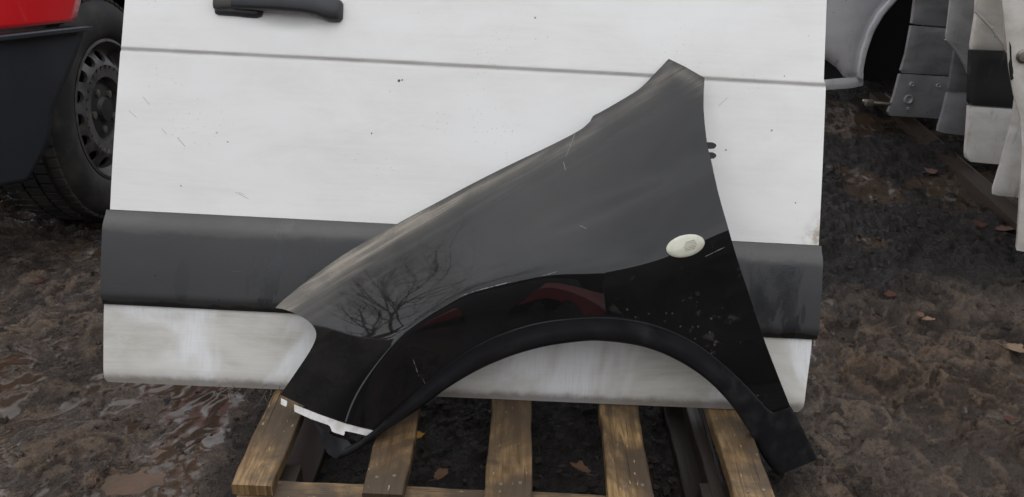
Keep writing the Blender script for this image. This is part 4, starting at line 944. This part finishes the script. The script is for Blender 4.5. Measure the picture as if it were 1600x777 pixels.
# ================================================================== WHAT THE WING REFLECTS (yard behind the photographer)
def car(name, label, x, y, rz, L, Wd, H, mat, cat):
    t = thing(name, label, cat, (x, y, 0)); R = _rz(rz)
    prof = [(-.5,.22),(-.5,.52),(-.47,.60),(-.30,.64),(-.16,.98),(.22,1.0),(.40,.66),(.49,.58),(.5,.22)]
    bm = bmesh.new(); rows = []
    for s, ins in ((-.5,.06),(-.42,0),(.42,0),(.5,.06)):
        rows.append([bm.verts.new(Vector(R@np.array([p*L*(1-ins*.3), s*Wd, h*H*(1-ins)])+np.array([x,y,0]))) for p, h in prof])
    for A_, B_ in zip(rows[:-1], rows[1:]):
        for k in range(len(prof)): k2 = (k+1) % len(prof); bm.faces.new((A_[k], A_[k2], B_[k2], B_[k]))
    bm.faces.new(rows[0][::-1]); bm.faces.new(rows[-1]); bm_obj('body', bm, mat, t, True, 30)
    for s in (-1, 1):
        bm = bmesh.new(); q = [(-.27,.68),(-.15,.93),(.20,.95),(.33,.68)]
        vsx = [bm.verts.new(Vector(R@np.array([p*L, s*(Wd*.5+.004), h*H])+np.array([x,y,0]))) for p, h in q]; bm.faces.new(vsx); bm_obj('side_window', bm, M['glass'], t)
        for p in (-.31, .31):
            bm = bmesh.new(); lathe(bm, [(.0001,.09),(.2,.09),(.31,.08),(.32,0),(.31,-.08),(.0001,-.09)], R@np.array([p*L, s*(Wd*.5-.05), 0])+np.array([x,y,.32]), R@np.array([0,1.,0]), (0,0,1), 24); bm_obj('wheel', bm, M['tyre'], t)
    return t
car('parked_car', 'red hatchback mirrored in the wing above the arch', .75, -7.4, 1.6, 3.6, 1.5, 1.35, M['redcar'], 'car')
car('dark_van', 'dark van mirrored low in the front of the wing', -4.4, -2.2, -.95, 4.8, 1.95, 2.25, M['darkvan'], 'van')
def box_trailer(x, y, rz, L, Wd, H):
    t = thing('box_trailer', 'long dark box trailer mirrored in the rear half of the wing', 'trailer', (x, y, 0)); R = _rz(rz)
    bm = bmesh.new(); box(bm, (x, y, .02+(H-.02)/2), (L, Wd, H-.02), R, .05); bm_obj('body', bm, M['darkvan'], t)
    bm = bmesh.new(); box(bm, (x, y, .46), (L*.96, Wd*.7, .16), R); bm_obj('chassis', bm, M['recess'], t)
    for p in (-.34, -.22, .3):
        for s_ in (-1, 1):
            bm = bmesh.new(); lathe(bm, [(.0001,.12),(.26,.12),(.40,.10),(.42,0),(.40,-.10),(.0001,-.12)], R@np.array([p*L, s_*(Wd*.5-.1), 0])+np.array([x,y,.42]), R@np.array([0,1.,0]), (0,0,1), 24); bm_obj('wheel', bm, M['tyre'], t)
barn = thing('dark_shed', 'tall dark shed mirrored along the top of the dark band in the wing', 'shed', (1.5, -14.5, 0))
bm = bmesh.new(); pf = [(-7,0),(-7,5.4),(0,6.6),(7,5.4),(7,0)]
fa = [bm.verts.new((1.5+a, -13.0, b)) for a, b in pf]; fb = [bm.verts.new((1.5+a, -20.0, b)) for a, b in pf]; bm.faces.new(fa); bm.faces.new(fb[::-1])
for k in range(5): bm.faces.new((fa[k], fb[k], fb[(k+1) % 5], fa[(k+1) % 5]))
bm_obj('shell', bm, M['shed'], barn, sharp=20)
for xx in (-2.6, 2.4):
    bm = bmesh.new(); box(bm, (1.5+xx, -12.97, 1.9), (3.2, .08, 3.8), bevel=.02); bm_obj('door', bm, M['p_dark'], barn)
box_trailer(4.9, -3.2, .64, 8.0, 2.0, 3.1)
TREE = np.array([-6.2, -2.8, 0.])
tree = thing('bare_tree', 'bare winter tree mirrored in the front of the wing', 'tree', TREE)
bm = bmesh.new(); tr = np.random.default_rng(3)
def grow(p, d, r, L, lev):
    pts_ = [p]; rs = [r]; n = 5
    for k in range(n):
        d = d+tr.normal(0, .13, 3)+np.array([0,0,.03]); d /= np.linalg.norm(d); p = p+d*L/n; pts_.append(p); rs.append(r*(1-.45*(k+1)/n))
        if lev > 0 and k >= (1 if lev < 5 else 2):
            for _ in range(2 if lev > 3 else 1):
                s = tr.normal(0, 1, 3); s -= d*(s@d); s /= np.linalg.norm(s); grow(p, d*.65+s*.62, rs[-1]*.58, L*.66, lev-1)
    tube(bm, pts_, rs, 6 if lev > 1 else 4, False)
grow(TREE, np.array([.05,0,1.]), .20, 5.8, 5); bm_obj('trunk', bm, M['bark'], tree, True, 80)
